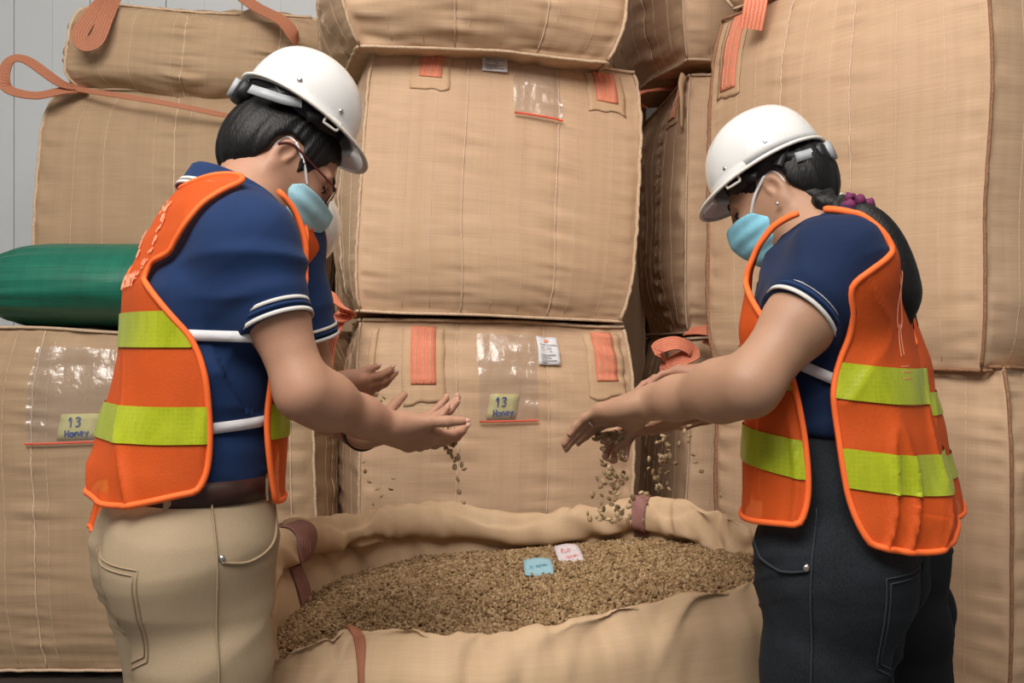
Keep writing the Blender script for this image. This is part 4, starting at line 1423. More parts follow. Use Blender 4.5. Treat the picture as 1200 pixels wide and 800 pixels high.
def build_head(S, C, H, sc=1.0, fem=False):
    """skin field of a head; C centre between the temples, H rows = forward, side, up"""
    def q(f, l, u): return C + (H[0] * f + H[1] * l + H[2] * u) * sc
    def ell(c, r, k, op='add', M=None): S.ell(q(*c), A(r) * sc, H if M is None else M, k * sc, op)
    ell((-0.008, 0, 0.020), (0.097, 0.075, 0.092), 0.02)
    ell((0.035, 0, -0.030), (0.058, 0.064, 0.080), 0.04)
    ell((0.050, 0, -0.075), (0.040, 0.044, 0.042), 0.035)       # jaw
    ell((0.072, 0, -0.103), (0.020, 0.022, 0.016), 0.025)       # chin
    for l in (-1, 1):
        S.cone(q(-0.012, l * 0.060, -0.045), q(0.045, l * 0.036, -0.096), 0.018 * sc, 0.016 * sc, 0.03)   # jaw line
        ell((0.066, l * 0.038, -0.035), (0.022, 0.020, 0.018), 0.025)    # cheek
        ell((0.091, l * 0.031, -0.004), (0.014, 0.017, 0.011), 0.012, 'sub')   # eye socket
        S.cone(q(0.089, l * 0.012, 0.012), q(0.078, l * 0.052, 0.012), 0.009 * sc, 0.007 * sc, 0.014)   # brow
        ell((0.077, l * 0.031, -0.004), (0.0135, 0.0155, 0.0115), 0.003)  # lids over the eyeball
        ell((0.100, l * 0.010, -0.043), (0.010, 0.009, 0.007), 0.008)    # nostril wing
        # ear
        E = A([nrm(H[0] * 0.9 + H[1] * -0.35 * l), nrm(H[1] * l * 0.9 + H[0] * 0.35), H[2]])
        E = A([nrm(H[0] * 0.92 - H[2] * 0.25), H[1] * l, nrm(H[2] * 0.92 + H[0] * 0.25)])
        ce = q(-0.016, l * 0.077, -0.012)
        S.ell(ce, A([0.019, 0.0085, 0.031]) * sc, E, 0.004)
        S.ell(ce + E[1] * 0.009 * sc + E[0] * 0.004 * sc + E[2] * 0.002 * sc, A([0.0115, 0.0085, 0.019]) * sc, E, 0.004, 'sub')
        S.ell(ce - E[2] * 0.027 * sc + E[0] * 0.005 * sc, A([0.009, 0.006, 0.011]) * sc, E, 0.006)
        S.ell(ce + E[0] * 0.012 * sc - E[2] * 0.004 * sc, A([0.005, 0.006, 0.008]) * sc, E, 0.003)
    S.cone(q(0.098, 0, 0.004), q(0.116, 0, -0.036), 0.0085 * sc, 0.0115 * sc, 0.014)
    S.ell(q(0.094, 0, -0.068), A([0.012, 0.024, 0.006]) * sc, H, 0.008)     # lips
    S.ell(q(0.092, 0, -0.079), A([0.012, 0.021, 0.007]) * sc, H, 0.008)
    return q

HAIR_MAN = [(-.125, .14), (.12, .14), (.098, .062), (.078, .050), (.066, .040), (.050, .004), (.040, -.030), (.022, -.034), (.016, -.004), (.006, .022),
            (-.022, .026), (-.040, .010), (-.046, -.022), (-.054, -.070), (-.066, -.098), (-.135, -.092)]
HAIR_WOMAN = [(-.14, .14), (.12, .14), (.092, .060), (.066, .045), (.052, .020), (.036, .004), (.022, .000), (.006, .022), (-.022, .026), (-.040, .010), (-.044, -.020), (-.056, -.055), (-.080, -.090), (-.15, -.090)]
def build_hair(name, C, H, sc, poly, parent, h=0.004, puff=0.0, bun=None):
    S = SDF()
    S.ell(C + H[0] * -0.012 * sc + H[2] * 0.018 * sc, A([0.108 + puff, 0.083 + puff * .6, 0.099]) * sc, H, 0.02)
    S.ell(C + H[0] * -0.065 * sc + H[2] * -0.020 * sc, A([0.050 + puff, 0.070 + puff * .4, 0.072]) * sc, H, 0.03)
    def lim(Q):
        q = (Q - C) @ H.T / sc
        wob = 0.005 * vnoise(q[..., 0] * 110, q[..., 2] * 40, q[..., 1] * 50, 5)
        return poly_sdf(q[..., 0] + wob, q[..., 2] + wob, poly) * sc
    S.add(lim, C - 0.3, C + 0.3, 0.004, 'int')
    V, F = S.mesh(h, smooth=1)
    N = normals(V, F)
    q = (V - C) @ H.T
    th = np.arctan2(q[:, 1], -q[:, 0] + 0.02)
    V = V + N * (0.0022 * vnoise(th * 16, q[:, 2] * 9, 0, 3) + 0.0010 * vnoise(q[:, 0] * 30, th * 50, q[:, 2] * 12, 4))[:, None]
    return obj(name, V, F, M['hair'], parent)

def build_hat(C, H, parent, sc=1.0, ratchet=True, label=None, adj=1.0):
    """hard hat with visor; C = centre of the rim plane, H rows forward, side, up"""
    t = obj('hard_hat', *_hat_shell(C, H, sc), M['hat'], parent)
    if label: t['label'] = label
    md = t.modifiers.new('thickness', 'SOLIDIFY'); md.thickness = 0.0035; md.offset = -1
    def q(f, l, u): return C + (H[0] * f + H[1] * l + H[2] * u) * sc
    # rim bead along the brim edge
    a = np.linspace(0, 2 * np.pi, 90, endpoint=False)
    obj('brim_bead', *tube(A([_hat_rim(x, 1.0, C, H, sc) for x in a]), 0.0032, 6, True), M['hat_trim'], t)
    for l in (-1, 1):
        for f, u in ((0.052, 0.024), (-0.048, 0.026)):
            ph = math.atan2(l * 0.100, f)
            r = _hat_r(ph); k = 0.982
            c = q(r * math.cos(ph) * k * 1.0, r * math.sin(ph) * k, u)
            n = nrm(H[0] * math.cos(ph) + H[1] * math.sin(ph))
            obj('rivet', *uvsphere(c + n * 0.002, (0.0052, 0.0052, 0.003), 10, 6, A([np.cross(n, H[2]), np.cross(n, np.cross(n, H[2])), n])), M['metal'], t)
        # strap slot clip hanging under the rim
        ph = l * 1.25; r = _hat_r(ph)
        c = q(r * math.cos(ph) + 0.012, r * math.sin(ph) * 1.03, -0.010)
        ax, ay = nrm(H[0]), nrm(H[2])
        fr = [c + ax * x * sc + ay * y * sc for x, y in ((-.015, .010), (.015, .010), (.015, -.007), (-.015, -.007))]
        obj('strap_clip', *tube(even(A(fr), 0.004, True, 0), 0.0026, 6, True), M['hat_trim'], t)
    # headband, crown straps and ratchet
    a = np.linspace(0, 2 * np.pi, 60, endpoint=False)
    band = A([q(0.100 * math.cos(x) - 0.010, 0.086 * math.sin(x), -0.006 - 0.014 * (math.cos(x) < 0) * -math.cos(x) * -1) for x in a])
    obj('head_band', *ribbon(band, 0.036, 0.002, band - C, True), M['black_plastic'], t)
    for l in (-1, 1):
        for f0, f1 in ((-0.080, -0.02), (-0.045, -0.080), (0.0, 0.045)):
            ins = lambda ff: 0.094 * math.sqrt(max(0.05, 1 - (ff / 0.117) ** 2))
            p = polyline(A([q(f0, l * ins(f0) * 1.02, -0.026), q((f0 + f1) / 2, l * ins((f0 + f1) / 2) * 1.02, -0.006), q(f1, l * ins(f1) * 0.96, 0.014)]), 12)
            obj('crown_strap', *ribbon(p, 0.018, 0.002, H[1] * l), M['black_plastic'], t)
        p = polyline(A([q(-0.108, l * 0.050, -0.030), q(-0.085, l * 0.076, -0.030), q(-0.050, l * 0.089, -0.022), q(-0.020, l * 0.092, -0.008)]), 14)
        p = p[:max(4, int(14 * adj))]
        obj('adjuster_strap', *ribbon(p, 0.017, 0.003, H[1] * l - H[0] * 0.3), M['grey_plastic'], t)
    if ratchet:
        V, F = uvsphere((0, 0, 0), (0.016, 0.034, 0.019), 20, 12)
        V = np.sign(V) * np.abs(V / A([0.016, 0.034, 0.019])) ** 0.6 * A([0.016, 0.034, 0.019])
        o = obj('ratchet_housing', V @ H + q(-0.112, 0, -0.030), F, M['black_plastic'], t)
        kn = tube(A([q(-0.122, 0, -0.030), q(-0.136, 0, -0.031)]), 0.018, 18)
        obj('ratchet_knob', *kn, M['grey_plastic'], t)
    return t

def _hat_r(a):
    return 1 / math.sqrt((math.cos(a) / 0.119) ** 2 + (math.sin(a) / 0.104) ** 2)
def _hat_rim(a, e, C, H, sc):
    r = _hat_r(a)
    cf = max(math.cos(a), 0)
    ext = (0.008 + 0.036 * cf ** 2.0) * e
    z = -0.004 * e - 0.014 * cf ** 2.0 * e + 0.006 * (1 - cf) * 0 + 0.005 * max(-math.cos(a), 0)
    return C + (H[0] * (r + ext) * math.cos(a) + H[1] * (r + ext) * math.sin(a) + H[2] * z) * sc
def _hat_shell(C, H, sc):
    na, nr = 72, 22
    V = []
    for i in range(na):
        a = 2 * math.pi * i / na
        r = _hat_r(a)
        for j in range(nr):
            if j < 17:
                t = (j / 16) * (math.pi / 2)
                rr = r * math.sin(t) ** 0.92
                z = 0.130 * math.cos(t) ** 0.86 if math.cos(t) > 0 else 0
                # raised central ridge
                z += 0.005 * math.exp(-((rr * math.sin(a)) / 0.022) ** 2) * math.sin(2 * t)
                z *= 1 + 0.03 * math.cos(a) * -math.sin(t)
                V.append(C + (H[0] * rr * math.cos(a) + H[1] * rr * math.sin(a) + H[2] * z) * sc)
            else:
                V.append(_hat_rim(a, (j - 16) / 5, C, H, sc))
    V = A(V)
    F = [(i * nr + j, ((i + 1) % na) * nr + j, ((i + 1) % na) * nr + j + 1, i * nr + j + 1) for i in range(na) for j in range(nr - 1)]
    return V, F

MASK_POLY = [(.140, -.018), (.092, -.020), (.052, -.030), (.016, -.066), (.004, -.110), (.030, -.122), (.066, -.124), (.140, -.125)]
def build_mask(C, H, sc, parent, mat, drop=0.0, label=None, h=0.0035, poly=None):
    S = SDF()
    poly = poly or MASK_POLY
    def q(f, l, u): return C + (H[0] * f + H[1] * l + H[2] * (u + drop)) * sc
    S.ell(q(0.042, 0, -0.055), A([0.074, 0.074, 0.088]) * sc, H, 0.02)
    S.ell(q(0.086, 0, -0.048), A([0.054, 0.034, 0.052]) * sc, H, 0.03)
    S.ell(q(0.070, 0, -0.098), A([0.034, 0.036, 0.030]) * sc, H, 0.03)
    S.ell(q(0.012, 0, -0.085), A([0.052, 0.060, 0.050]) * sc, H, 0.03)
    V, F = S.mesh(h, smooth=2)
    N = normals(V, F)
    qq = (V - C) @ H.T / sc
    z = qq[:, 2] - drop
    pl = np.exp(-((qq[:, 0] - 0.06) / 0.05) ** 2)
    V = V + N * (0.0010 * np.sin((z + 0.3 * np.abs(qq[:, 1]) * 0.4) * 2 * np.pi / 0.030) * (0.3 + pl) + 0.0013 * vnoise(qq[:, 0] * 22, z * 30, qq[:, 1] * 22, 8))[:, None]
    m = -poly_sdf(qq[:, 0], z, poly)
    V2, T = clip(V, F, m)
    o = obj('face_mask', V2, T, mat, parent)
    if label: o['label'] = label
    md = o.modifiers.new('thickness', 'SOLIDIFY'); md.thickness = 0.0016
    for l in (-1, 1):
        for (c, e, mid) in (((0.050, 0.066, -0.034), (-0.010, 0.081, 0.016), (0.026, 0.078, -0.006)), ((0.018, 0.066, -0.070), (-0.024, 0.078, -0.036), (-0.004, 0.077, -0.052))):
            p = A([q(c[0] + .004, l * c[1], c[2] + 0.004), q(mid[0], l * mid[1], mid[2] - drop * .5), q(e[0], l * e[1], e[2] - drop)])
            obj('ear_loop', *tube(polyline(p, 14), 0.0020, 6, flat=1.5), M['loop'], o)
        for (c) in ((-0.012, 0.083, 0.016),):
            p = A([q(-0.010, l * .081, .016 - drop), q(-0.026, l * .075, .016 - drop), q(-0.034, l * .072, .000 - drop), q(-0.034, l * .073, -.022 - drop), q(-0.024, l * .078, -.036 - drop)])
            obj('ear_loop', *tube(polyline(p, 16), 0.0017, 6), M['loop'], o)
    return o

def face_bits(C, H, sc, parent, brow_mat, closed=0.5):
    def q(f, l, u): return C + (H[0] * f + H[1] * l + H[2] * u) * sc
    for l in (-1, 1):
        eye = obj('eye', *uvsphere(q(0.0785, l * 0.031, -0.0055), 0.0125 * sc, 14, 10), M['eye'], parent)
        obj('iris', *uvsphere(q(0.0885, l * 0.0315, -0.0095), A([0.0030, 0.0058, 0.0058]) * sc, 12, 8, H), M['iris'], eye)
        p = A([q(0.087, l * 0.018, -0.0075), q(0.0925, l * 0.026, -0.0085), q(0.0925, l * 0.034, -0.0085), q(0.087, l * 0.042, -0.007), q(0.081, l * 0.047, -0.006)])
        obj('eyelashes', *tube(polyline(p, 14), np.linspace(0.0012, 0.0017, 14), 5), M['hair'], parent)
        p = A([q(0.0985, l * 0.014, 0.0125), q(0.0975, l * 0.028, 0.0185), q(0.0885, l * 0.043, 0.0185), q(0.0775, l * 0.055, 0.0125)])
        obj('eyebrow', *tube(polyline(p, 14), np.concatenate([np.linspace(0.0026, 0.0034, 7), np.linspace(0.0034, 0.0014, 7)]), 6, flat=0.6), M['hair'], parent)

def person(cfg):
    B = Body(cfg['O'], cfg['side'], cfg['yaw'], cfg['shirt'])
    hB, hC = cfg.get('h', (0.0034, 0.006))
    sc = cfg.get('head_sc', 1.0)
    root = thing('person', cfg['label'], 'person', (cfg['O'][0], cfg['O'][1], 0.0), 'workers round the open bag')
    skin_m = M[cfg['skin']]
    H = B.head_axes(*cfg['head_rot']); C = A(cfg['head'], float)
    arms = cfg['arms']                         # near, far: sh, el, wr, hand dict
    # ---- body: head, neck, chest, arms and hands as one surface
    S = SDF()
    q = build_head(S, C, H, sc)
    nb = B.w(cfg['neck'][0], 0, cfg['neck'][1])
    S.econe(nb - UPZ * 0.05, C + (H[0] * -0.030 + H[2] * -0.055) * sc, B.S, (0.066 * sc, 0.064 * sc), (0.054 * sc, 0.060 * sc), 0.035)
    sec = cfg['shirt']
    for i in range(len(sec) - 1):
        (f0, z0, w0, d0), (f1, z1, w1, d1) = sec[i], sec[i + 1]
        S.econe(B.w(f0, 0, z0), B.w(f1, 0, z1), B.S, (w0 - .02, d0 - .02), (w1 - .02, d1 - .02), 0.03)
    nails = []
    for a in arms:
        arm_sdf(S, a['sh'], a['el'], a['wr'], a.get('fat', 1.0))
        hd = a['hand']
        d = nrm(hd['d']); n = nrm(A(hd['n']) - d * np.dot(hd['n'], d))
        t = np.cross(d, n) * (1 if a['right'] else -1)
        tips = hand_sdf(S, A(a['wr']) + d * 0.012, d, n, t, hd['curl'], hd.get('thumb', (0.55, 0.62, 0.35)), hd.get('sc', 1.0), hd.get('spread', 0.10), hd.get('bend', (0.5, 0.6, 0.45)), hd.get('tc', 0.25))
        a['tips'], a['palm'] = tips, A(a['wr']) + d * 0.08 + n * 0.02
        a['axes'] = (d, n, t)
        nails += tips
    V, F = S.mesh(hB, smooth=2)
    body = obj('body', V, F, skin_m, root)
    for (p, dv, nv, r) in nails:
        obj('fingernail', *uvsphere(p + nv * r * 0.62 + dv * r * 0.25, (r * 0.85, r * 0.62, r * 0.28), 8, 6, A([dv, np.cross(nv, dv), nv])), M['nail'], body)
    face_bits(C, H, sc, body, None)
    # ---- trousers
    T = SDF()
    ts = cfg['pants']
    for i in range(len(ts) - 1):
        (f0, z0, w0, d0), (f1, z1, w1, d1) = ts[i], ts[i + 1]
        T.econe(B.w(f0, 0, z0), B.w(f1, 0, z1), B.S, (w0, d0), (w1, d1), 0.03, 2.3, flat0=(i == 0))
    for sgn, leg in zip((1, -1), cfg['legs']):
        for i in range(len(leg) - 1):
            (f0, l0, z0, w0, d0), (f1, l1, z1, w1, d1) = leg[i], leg[i + 1]
            T.econe(B.w(f0, l0, z0), B.w(f1, l1, z1), B.S, (w0, d0), (w1, d1), 0.025, 2.0, flat1=(i == len(leg) - 2))
        T.ell(B.w(cfg.get('butt', -0.055), sgn * 0.075, -0.085), (0.085, 0.085, 0.10), None, 0.05)
    V, F = T.mesh(hC, smooth=2)
    N = normals(V, F)
    f, l, z = B.loc(V)
    ru = cfg.get('ruck', 1.0)
    V = V + N * (fold_disp(V, N, 0.0085 * ru, [(UPZ + B.F * 0.25, 15, 2.2), (UPZ - B.F * 0.55, 12, 2.0), (UPZ, 22, 3.0)], cfg['seed']) * smoothstep(0.04, -0.08, z))[:, None]
    pants = obj('trousers', V, F, M[cfg['pants_mat']], root)
    pb = BVHTree.FromPolygons([tuple(v) for v in V], [tuple(int(i) for i in f) for f in F])
    def on(bv, o, d, off=0.004):
        hit = bv.ray_cast(Vector(o), Vector(d))
        if hit[0] is None: return None
        return A(hit[0]) - nrm(d) * off
    def line_on(name, bv, pts, d, r, mat, par, off=0.002, n=30, flat=1.0):
        pts = polyline(pts, n)
        out = [on(bv, p - nrm(d) * 0.6, d, off) for p in pts]
        out = A([o for o in out if o is not None])
        if len(out) > 3:
            return obj(name, *tube(out, r, 6, flat=flat), mat, par)
    sm = M[cfg['pants_seam']]
    L = lambda *p: [B.w(*x) for x in p]
    # side seam, pocket mouth, rivet, back pocket, seen on the camera side
    line_on('side_seam', pb, L((-0.005, 0.3, 0.03), (0.0, 0.3, -0.15), (0.005, 0.3, -0.35), (0.02, 0.3, -0.6)), -B.S, 0.0017, sm, pants)
    line_on('pocket_mouth', pb, L((0.004, 0.3, -0.06), (0.05, 0.3, -0.066), (0.095, 0.3, -0.045), (0.115, 0.3, 0.01)), -B.S, 0.0022, sm, pants)
    rv = on(pb, B.w(0.004, 0.6, -0.055), -B.S, 0.001)
    if rv is not None: obj('rivet', *uvsphere(rv, (0.006, 0.004, 0.006), 10, 6), M['metal'], pants)
    D = nrm(B.F * 0.75 - B.S * 0.66)
    def back(f_l, z): return B.w(-0.1, 0, 0) + nrm(np.cross(UPZ, D)) * f_l + UPZ * z
    sg = 1 if np.dot(nrm(np.cross(UPZ, D)), B.S) > 0 else -1
    bp = [(0.000, -0.055), (0.145, -0.065), (0.135, -0.205), (0.075, -0.235), (0.005, -0.195), (0.000, -0.055)]
    for ins in ((1.0, 0.90) if cfg.get('pockets', True) else ()):
        cxm, czm = 0.07, -0.14
        pts = [back(sg * (cxm + (x - cxm) * ins - 0.035), czm + (zz - czm) * ins) for x, zz in bp]
        pts = np.concatenate([np.linspace(pts[i], pts[i + 1], 12)[:-1] for i in range(len(pts) - 1)] + [[pts[-1]]])
        out = [on(pb, p - D * 0.6, D, 0.001) for p in pts]
        out = A([o for o in out if o is not None])
        if len(out) > 5: obj('back_pocket_seam', *tube(out, 0.0014, 5), sm, pants)
    # shoes
    for leg in cfg['legs']:
        f, l, z, _, _ = leg[-1]
        sh = SDF(); g = -cfg['O'][2]
        sh.cone(B.w(f - 0.06, l, g + 0.045), B.w(f + 0.02, l, g + 0.055), 0.042, 0.044, 0.03)
        sh.econe(B.w(f + 0.02, l, g + 0.040), B.w(f + 0.155, l, g + 0.032), B.S, (0.044, 0.040), (0.042, 0.026), 0.03)
        sh.cone(B.w(f - 0.02, l, g + 0.06), B.w(f - 0.02, l, g + 0.13), 0.045, 0.043, 0.03)
        sh.add(lambda Q: -(Q[..., 2] - 0.002), (-9, -9, -9), (9, 9, 9), 0.004, 'int')
        V, F = sh.mesh(0.008, smooth=2)
        obj('shoe', V, F, M['shoe'], root)
    # ---- polo shirt
    P_ = torso_field(B, 0.0)
    hem_z = cfg['hem']
    for a in arms:
        sh, el = A(a['sh']), A(a['el'])
        P_.econe(sh, A(a['sl_end']) if 'sl_end' in a else lerp(sh, el, a.get('sleeve', 0.62)), B.F, (0.066, 0.072), (a.get('cuff', 0.064), a.get('cuff', 0.064) + 0.006), 0.05, 2.0, flat1=True)
        P_.cone(B.w(cfg['neck'][0] - 0.01, 0, cfg['neck'][1] - 0.040), sh, 0.050, 0.058, 0.05)
    P_.add(lambda Q: (hem_z - (Q - B.O) @ UPZ), B.O - 2, B.O + 2, 0.004, 'int')
    V, F = P_.mesh(0.0048, smooth=2)
    N = normals(V, F)
    f, l, z = B.loc(V)
    damp = np.ones(len(V))
    for a in arms:
        sh, el = A(a['sh']), A(a['el']); ax = el - sh; L2 = ax.dot(ax)
        tt_ = ((V - sh) @ ax) / L2
        rr_ = np.linalg.norm((V - sh) - np.clip(tt_, 0, 1)[:, None] * ax, axis=1)
        damp = np.minimum(damp, 1 - smoothstep(a.get('sleeve', 0.62) - 0.22, a.get('sleeve', 0.62) - 0.10, tt_) * (rr_ < 0.10))
    fd = fold_disp(V, N, 0.0062, [(UPZ * 0.8 + B.F * 0.6, 13, 3), (UPZ * 0.5 - B.F * 0.8, 10, 3), (UPZ, 17, 3.5)], cfg['seed'] + 40)
    V = V + N * (fd * damp)[:, None]
    polo = obj('polo_shirt', V, F, M[cfg['shirt_mat']], root)
    sb = BVHTree.FromPolygons([tuple(v) for v in V], [tuple(int(i) for i in x) for x in F])
    for a in arms:
        sh = A(a['sh']); el = A(a['sl_end']) if 'sl_end' in a else lerp(sh, A(a['el']), a.get('sleeve', 0.62)); ax = nrm(el - sh); Lh = np.linalg.norm(el - sh)
        u = nrm(B.F - ax * B.F.dot(ax)); v = np.cross(ax, u); cf = a.get('cuff', 0.064)
        for k, (s0, wd, mt) in enumerate(((0.002, 0.006, 'stripe'), (-0.008, 0.005, 'polo'), (-0.016, 0.0055, 'stripe'), (0.0, 0.0, None))):
            if not mt: continue
            ring = section_ring(sh + ax * (Lh + s0 - 0.003), u, v, cf + 0.0022, cf + 0.0082, 56, 2.0)
            obj('sleeve_stripe', *ribbon(ring, wd, 0.0025, ring - (sh + ax * (Lh + s0)), True), M[mt], polo)
    # collar: a folded band round the neck
    nx = nrm(C + (H[0] * -0.030 + H[2] * -0.055) * sc - nb)
    nx = nrm(nx * 0.6 + UPZ * 0.6)
    u = B.S; v = nrm(np.cross(u, nx)); v = v if v.dot(B.F) > 0 else -v
    cb = nb + nx * cfg.get('collar_up', 0.018) - v * 0.006
    m = 60; aa = np.linspace(-math.pi * 0.93, math.pi * 0.93, m) + math.pi       # opening at the front
    prof_c = [(0.066, -0.010), (0.067, 0.020), (0.068, 0.031), (0.072, 0.034), (0.077, 0.030), (0.083, 0.014), (0.090, -0.004), (0.096, -0.018), (0.093, -0.020), (0.082, 0.0)]
    Vc = A([[cb + u * r * sc * math.sin(x) + v * (r * sc * 1.02 * math.cos(x) + 0.0) + nx * (hh - 0.016 * math.cos(x)) for (r, hh) in prof_c] for x in aa])
    col_o = obj('collar', Vc.reshape(-1, 3), grid_faces(m, len(prof_c)), M[cfg['shirt_mat']], polo)
    for (r, hh) in ((0.0950, -0.0145), (0.0912, -0.006)):
        pts = A([cb + u * (r + .001) * sc * math.sin(x) + v * ((r + .001) * sc * 1.02 * math.cos(x)) + nx * (hh - 0.016 * math.cos(x)) for x in aa])
        obj('collar_stripe', *ribbon(pts, 0.0055, 0.003, pts - cb + nx * 0.05), M['stripe'], col_o)
    # belt
    if cfg.get('belt'):
        (f0, z0, w0, d0) = cfg['pants'][0]
        bz = z0 - 0.028
        (f1, z1, w1, d1) = cfg['pants'][1]
        tb = (z0 - bz) / (z0 - z1)
        ring = section_ring(B.w(lerp(f0, f1, tb), 0, bz), B.S, B.F, lerp(w0, w1, tb) + 0.007, lerp(d0, d1, tb) + 0.007, 80, 2.3)
        obj('belt', *ribbon(ring, 0.036, 0.004, ring - B.w(f0, 0, bz), True), M['belt'], root)
        for fl in (-0.065, 0.085):
            p0 = on(pb, B.w(fl, 0.6, bz), -B.S, 0.011)
            if p0 is not None: obj('belt_loop', *ribbon(A([p0 + UPZ * 0.021 - B.S * 0.004, p0 + UPZ * 0.012, p0 - UPZ * 0.012, p0 - UPZ * 0.021 - B.S * 0.004]), 0.011, 0.002, B.S), M[cfg['pants_mat']], pants)
    # ---- safety vest
    vc = cfg['vest']
    G = SDF()
    vs = vc['sections']
    for i in range(len(vs) - 1):
        (f0, z0, w0, d0), (f1, z1, w1, d1) = vs[i], vs[i + 1]
        G.econe(B.w(f0, 0, z0), B.w(f1, 0, z1), B.S, (w0, d0), (w1, d1), 0.03, 2.5, flat0=(i == 0), flat1=(i == len(vs) - 2))
    for a in arms:
        G.cone(B.w(cfg['neck'][0] - 0.012, 0, cfg['neck'][1] - 0.036), A(a['sh']), 0.062, 0.080, 0.05)
    def vest_mesh(extra, hh):
        V, F = G.mesh(hh, smooth=2)
        N = normals(V, F)
        f, l, z = B.loc(V)
        dn = fold_disp(V, N, 1.0, [(B.F + B.S * 0.3, 9, 2.2), (B.S - B.F * 0.4, 8, 2.0)], cfg['seed'] + 70)
        low = smoothstep(0.35, -0.1, z)
        V = V + N * ((dn * (0.0025 + 0.009 * low)) + extra)[:, None]
        f, l, z = B.loc(V)
        return V, F, f, l, z
    V, F, f, l, z = vest_mesh(0.0, 0.0055)
    V0v, F0v = V, F
    hem_b = lambda f_, l_: vc['hem'] + 0.012 * np.sin(f_ * 17 + l_ * 9) + np.where(f_ > vc.get('mid', 0.0), vc.get('front_drop', 0.0), 0.0)
    def vest_mask(f, l, z):
        gap = poly_sdf(f, z, chaikin(vc['gap']))
        near = np.maximum(gap, vc.get('lmin', 0.05) - l)                    # negative inside the armhole prism
        far = np.maximum(gap, vc.get('lmin', 0.05) + l)
        nk_f, nk_z = cfg['neck']
        neck = np.sqrt(((f - nk_f + 0.005) / 1.0) ** 2 + (l / 1.05) ** 2) - vc.get('neck_r', 0.080)
        vneck = np.maximum(np.abs(l) - (z - vc.get('v_bottom', 0.22)) * 0.28, nk_f - f)
        front = np.maximum(np.abs(l) - 0.012, nk_f - 0.02 - f)
        far_l = np.maximum(np.abs(l), 0); cap = vc.get('lcap', 0.115) + 1.6 * np.maximum(vc.get('zcap', 0.405) - z, 0) - np.abs(l)
        ks = 0.07; hh_ = np.maximum(ks - np.abs(near - cap), 0) / ks; near = np.minimum(near, cap) - hh_ * hh_ * ks * 0.25
        m = np.minimum.reduce([near, far, cap, neck, vneck, front, z - hem_b(f, l)])
        return m
    mk = vest_mask(f, l, z)
    bottom = mk
    V2, T2 = clip(V, F, mk)
    vest = obj('safety_vest', V2, T2, M['vest'], root)
    if vc.get('label'): vest['label'] = vc['label']
    for pts in loops_of(V2, T2, 0.25):
        pts = even(pts, 0.009, True, 6)
        obj('edge_binding', *tube(pts, 0.0050, 6, True), M['vest_edge'], vest)
    vb = BVHTree.FromPolygons([tuple(v) for v in V0v], [tuple(int(i) for i in x) for x in F0v])
    for (z0, z1) in vc['tapes']:
        N0 = normals(V0v, F0v)
        Vt = V0v + N0 * 0.0028
        ft, lt, zt = B.loc(Vt)
        sl = vc.get('tape_tilt', 0.0) * ft
        m2 = np.minimum.reduce([vest_mask(ft, lt, zt) - 0.001, zt - sl - z0, z1 - zt + sl])
        V3, T3 = clip(Vt, F0v, m2)
        if len(T3): obj('reflective_tape', V3, T3, M['tape'], vest)
    # elastic side straps
    for (fa, za, fb, zb) in vc['straps']:
        for sgn in (1, -1):
            p = polyline(A([B.w(lerp(fa, fb, k), 0, lerp(za, zb, k)) for k in np.linspace(0, 1, 5)]), 14)
            out = [on(sb, x + B.S * sgn * 0.6, -B.S * sgn, 0.004) for x in p]
            out = A([o for o in out if o is not None])
            if len(out) > 3: obj('side_strap', *ribbon(out, 0.016, 0.0025, B.S * sgn), M['elastic'], vest)
    # ---- head gear
    hr = cfg.get('hat_rot', cfg['head_rot'])
    HH = B.head_axes(*hr)
    hc = C + (H[0] * cfg.get('hat_f', 0.0) + H[2] * cfg.get('hat_u', 0.052)) * sc
    build_hat(hc, HH, root, cfg.get('hat_sc', 1.0), adj=cfg.get('adj', 1.0))
    build_hair('hair', C, H, sc, cfg['hair'], root, puff=cfg.get('puff', 0.0))
    build_mask(C, H, sc, root, M[cfg['mask_mat']], cfg.get('mask_drop', 0.0), poly=cfg.get('mask_poly'))
    cfg.update(B=B, H=H, C=C, root=root, vest=vest, vb=vb, sb=sb, body=body, q=q, polo=polo, pants=pants)
    return cfg
def project_print(cfg, lines, u_dir, origin, D, mat, r, name='print'):
    """pen-like print laid on the vest: 2D lines (x along u_dir, y up) cast along D onto the cloth"""
    parts = []
    for ln in lines:
        q = polyline(ln, max(len(ln) * 5, 6)) if len(ln) > 2 else np.linspace(ln[0], ln[1], 8)
        pts = []
        for x, y in q:
            o = origin + u_dir * x + UPZ * y - D * 0.5
            hit = cfg['vb'].ray_cast(Vector(o), Vector(D))
            if hit[0] is not None: pts.append(A(hit[0]) - D * 0.003)
        if len(pts) > 2: parts.append(ribbon(A(pts), r, 0.0008, -D))
    if parts:
        V, F = join(parts)
        return tag(obj(name, V, F, mat, cfg['vest'], False), kind='stuff')

def std_legs(fat=1.0, f=0.0, spread=0.0, hip=0.93, shift=(0, 0), slim=0.0):
    out = []
    for i, s in enumerate((1, -1)):
        sf = f + shift[i]
        out.append([(-0.005, s * 0.078, -0.06, 0.086 * fat, 0.112 * fat), (0.004 + sf * .3, s * (0.078 + spread * .3), -0.22, 0.080 * fat, 0.094 * fat), (0.012 + sf * .6, s * (0.082 + spread * .6), -0.46, 0.068 * fat - slim, 0.074 * fat - slim),
                    (-0.005 + sf * .8, s * (0.10 + spread * .8), -0.62, 0.064 * fat - slim, 0.070 * fat - slim), (-0.02 + sf, s * (0.10 + spread), -hip + 0.07, 0.055 * fat - slim, 0.062 * fat - slim)])
    return out

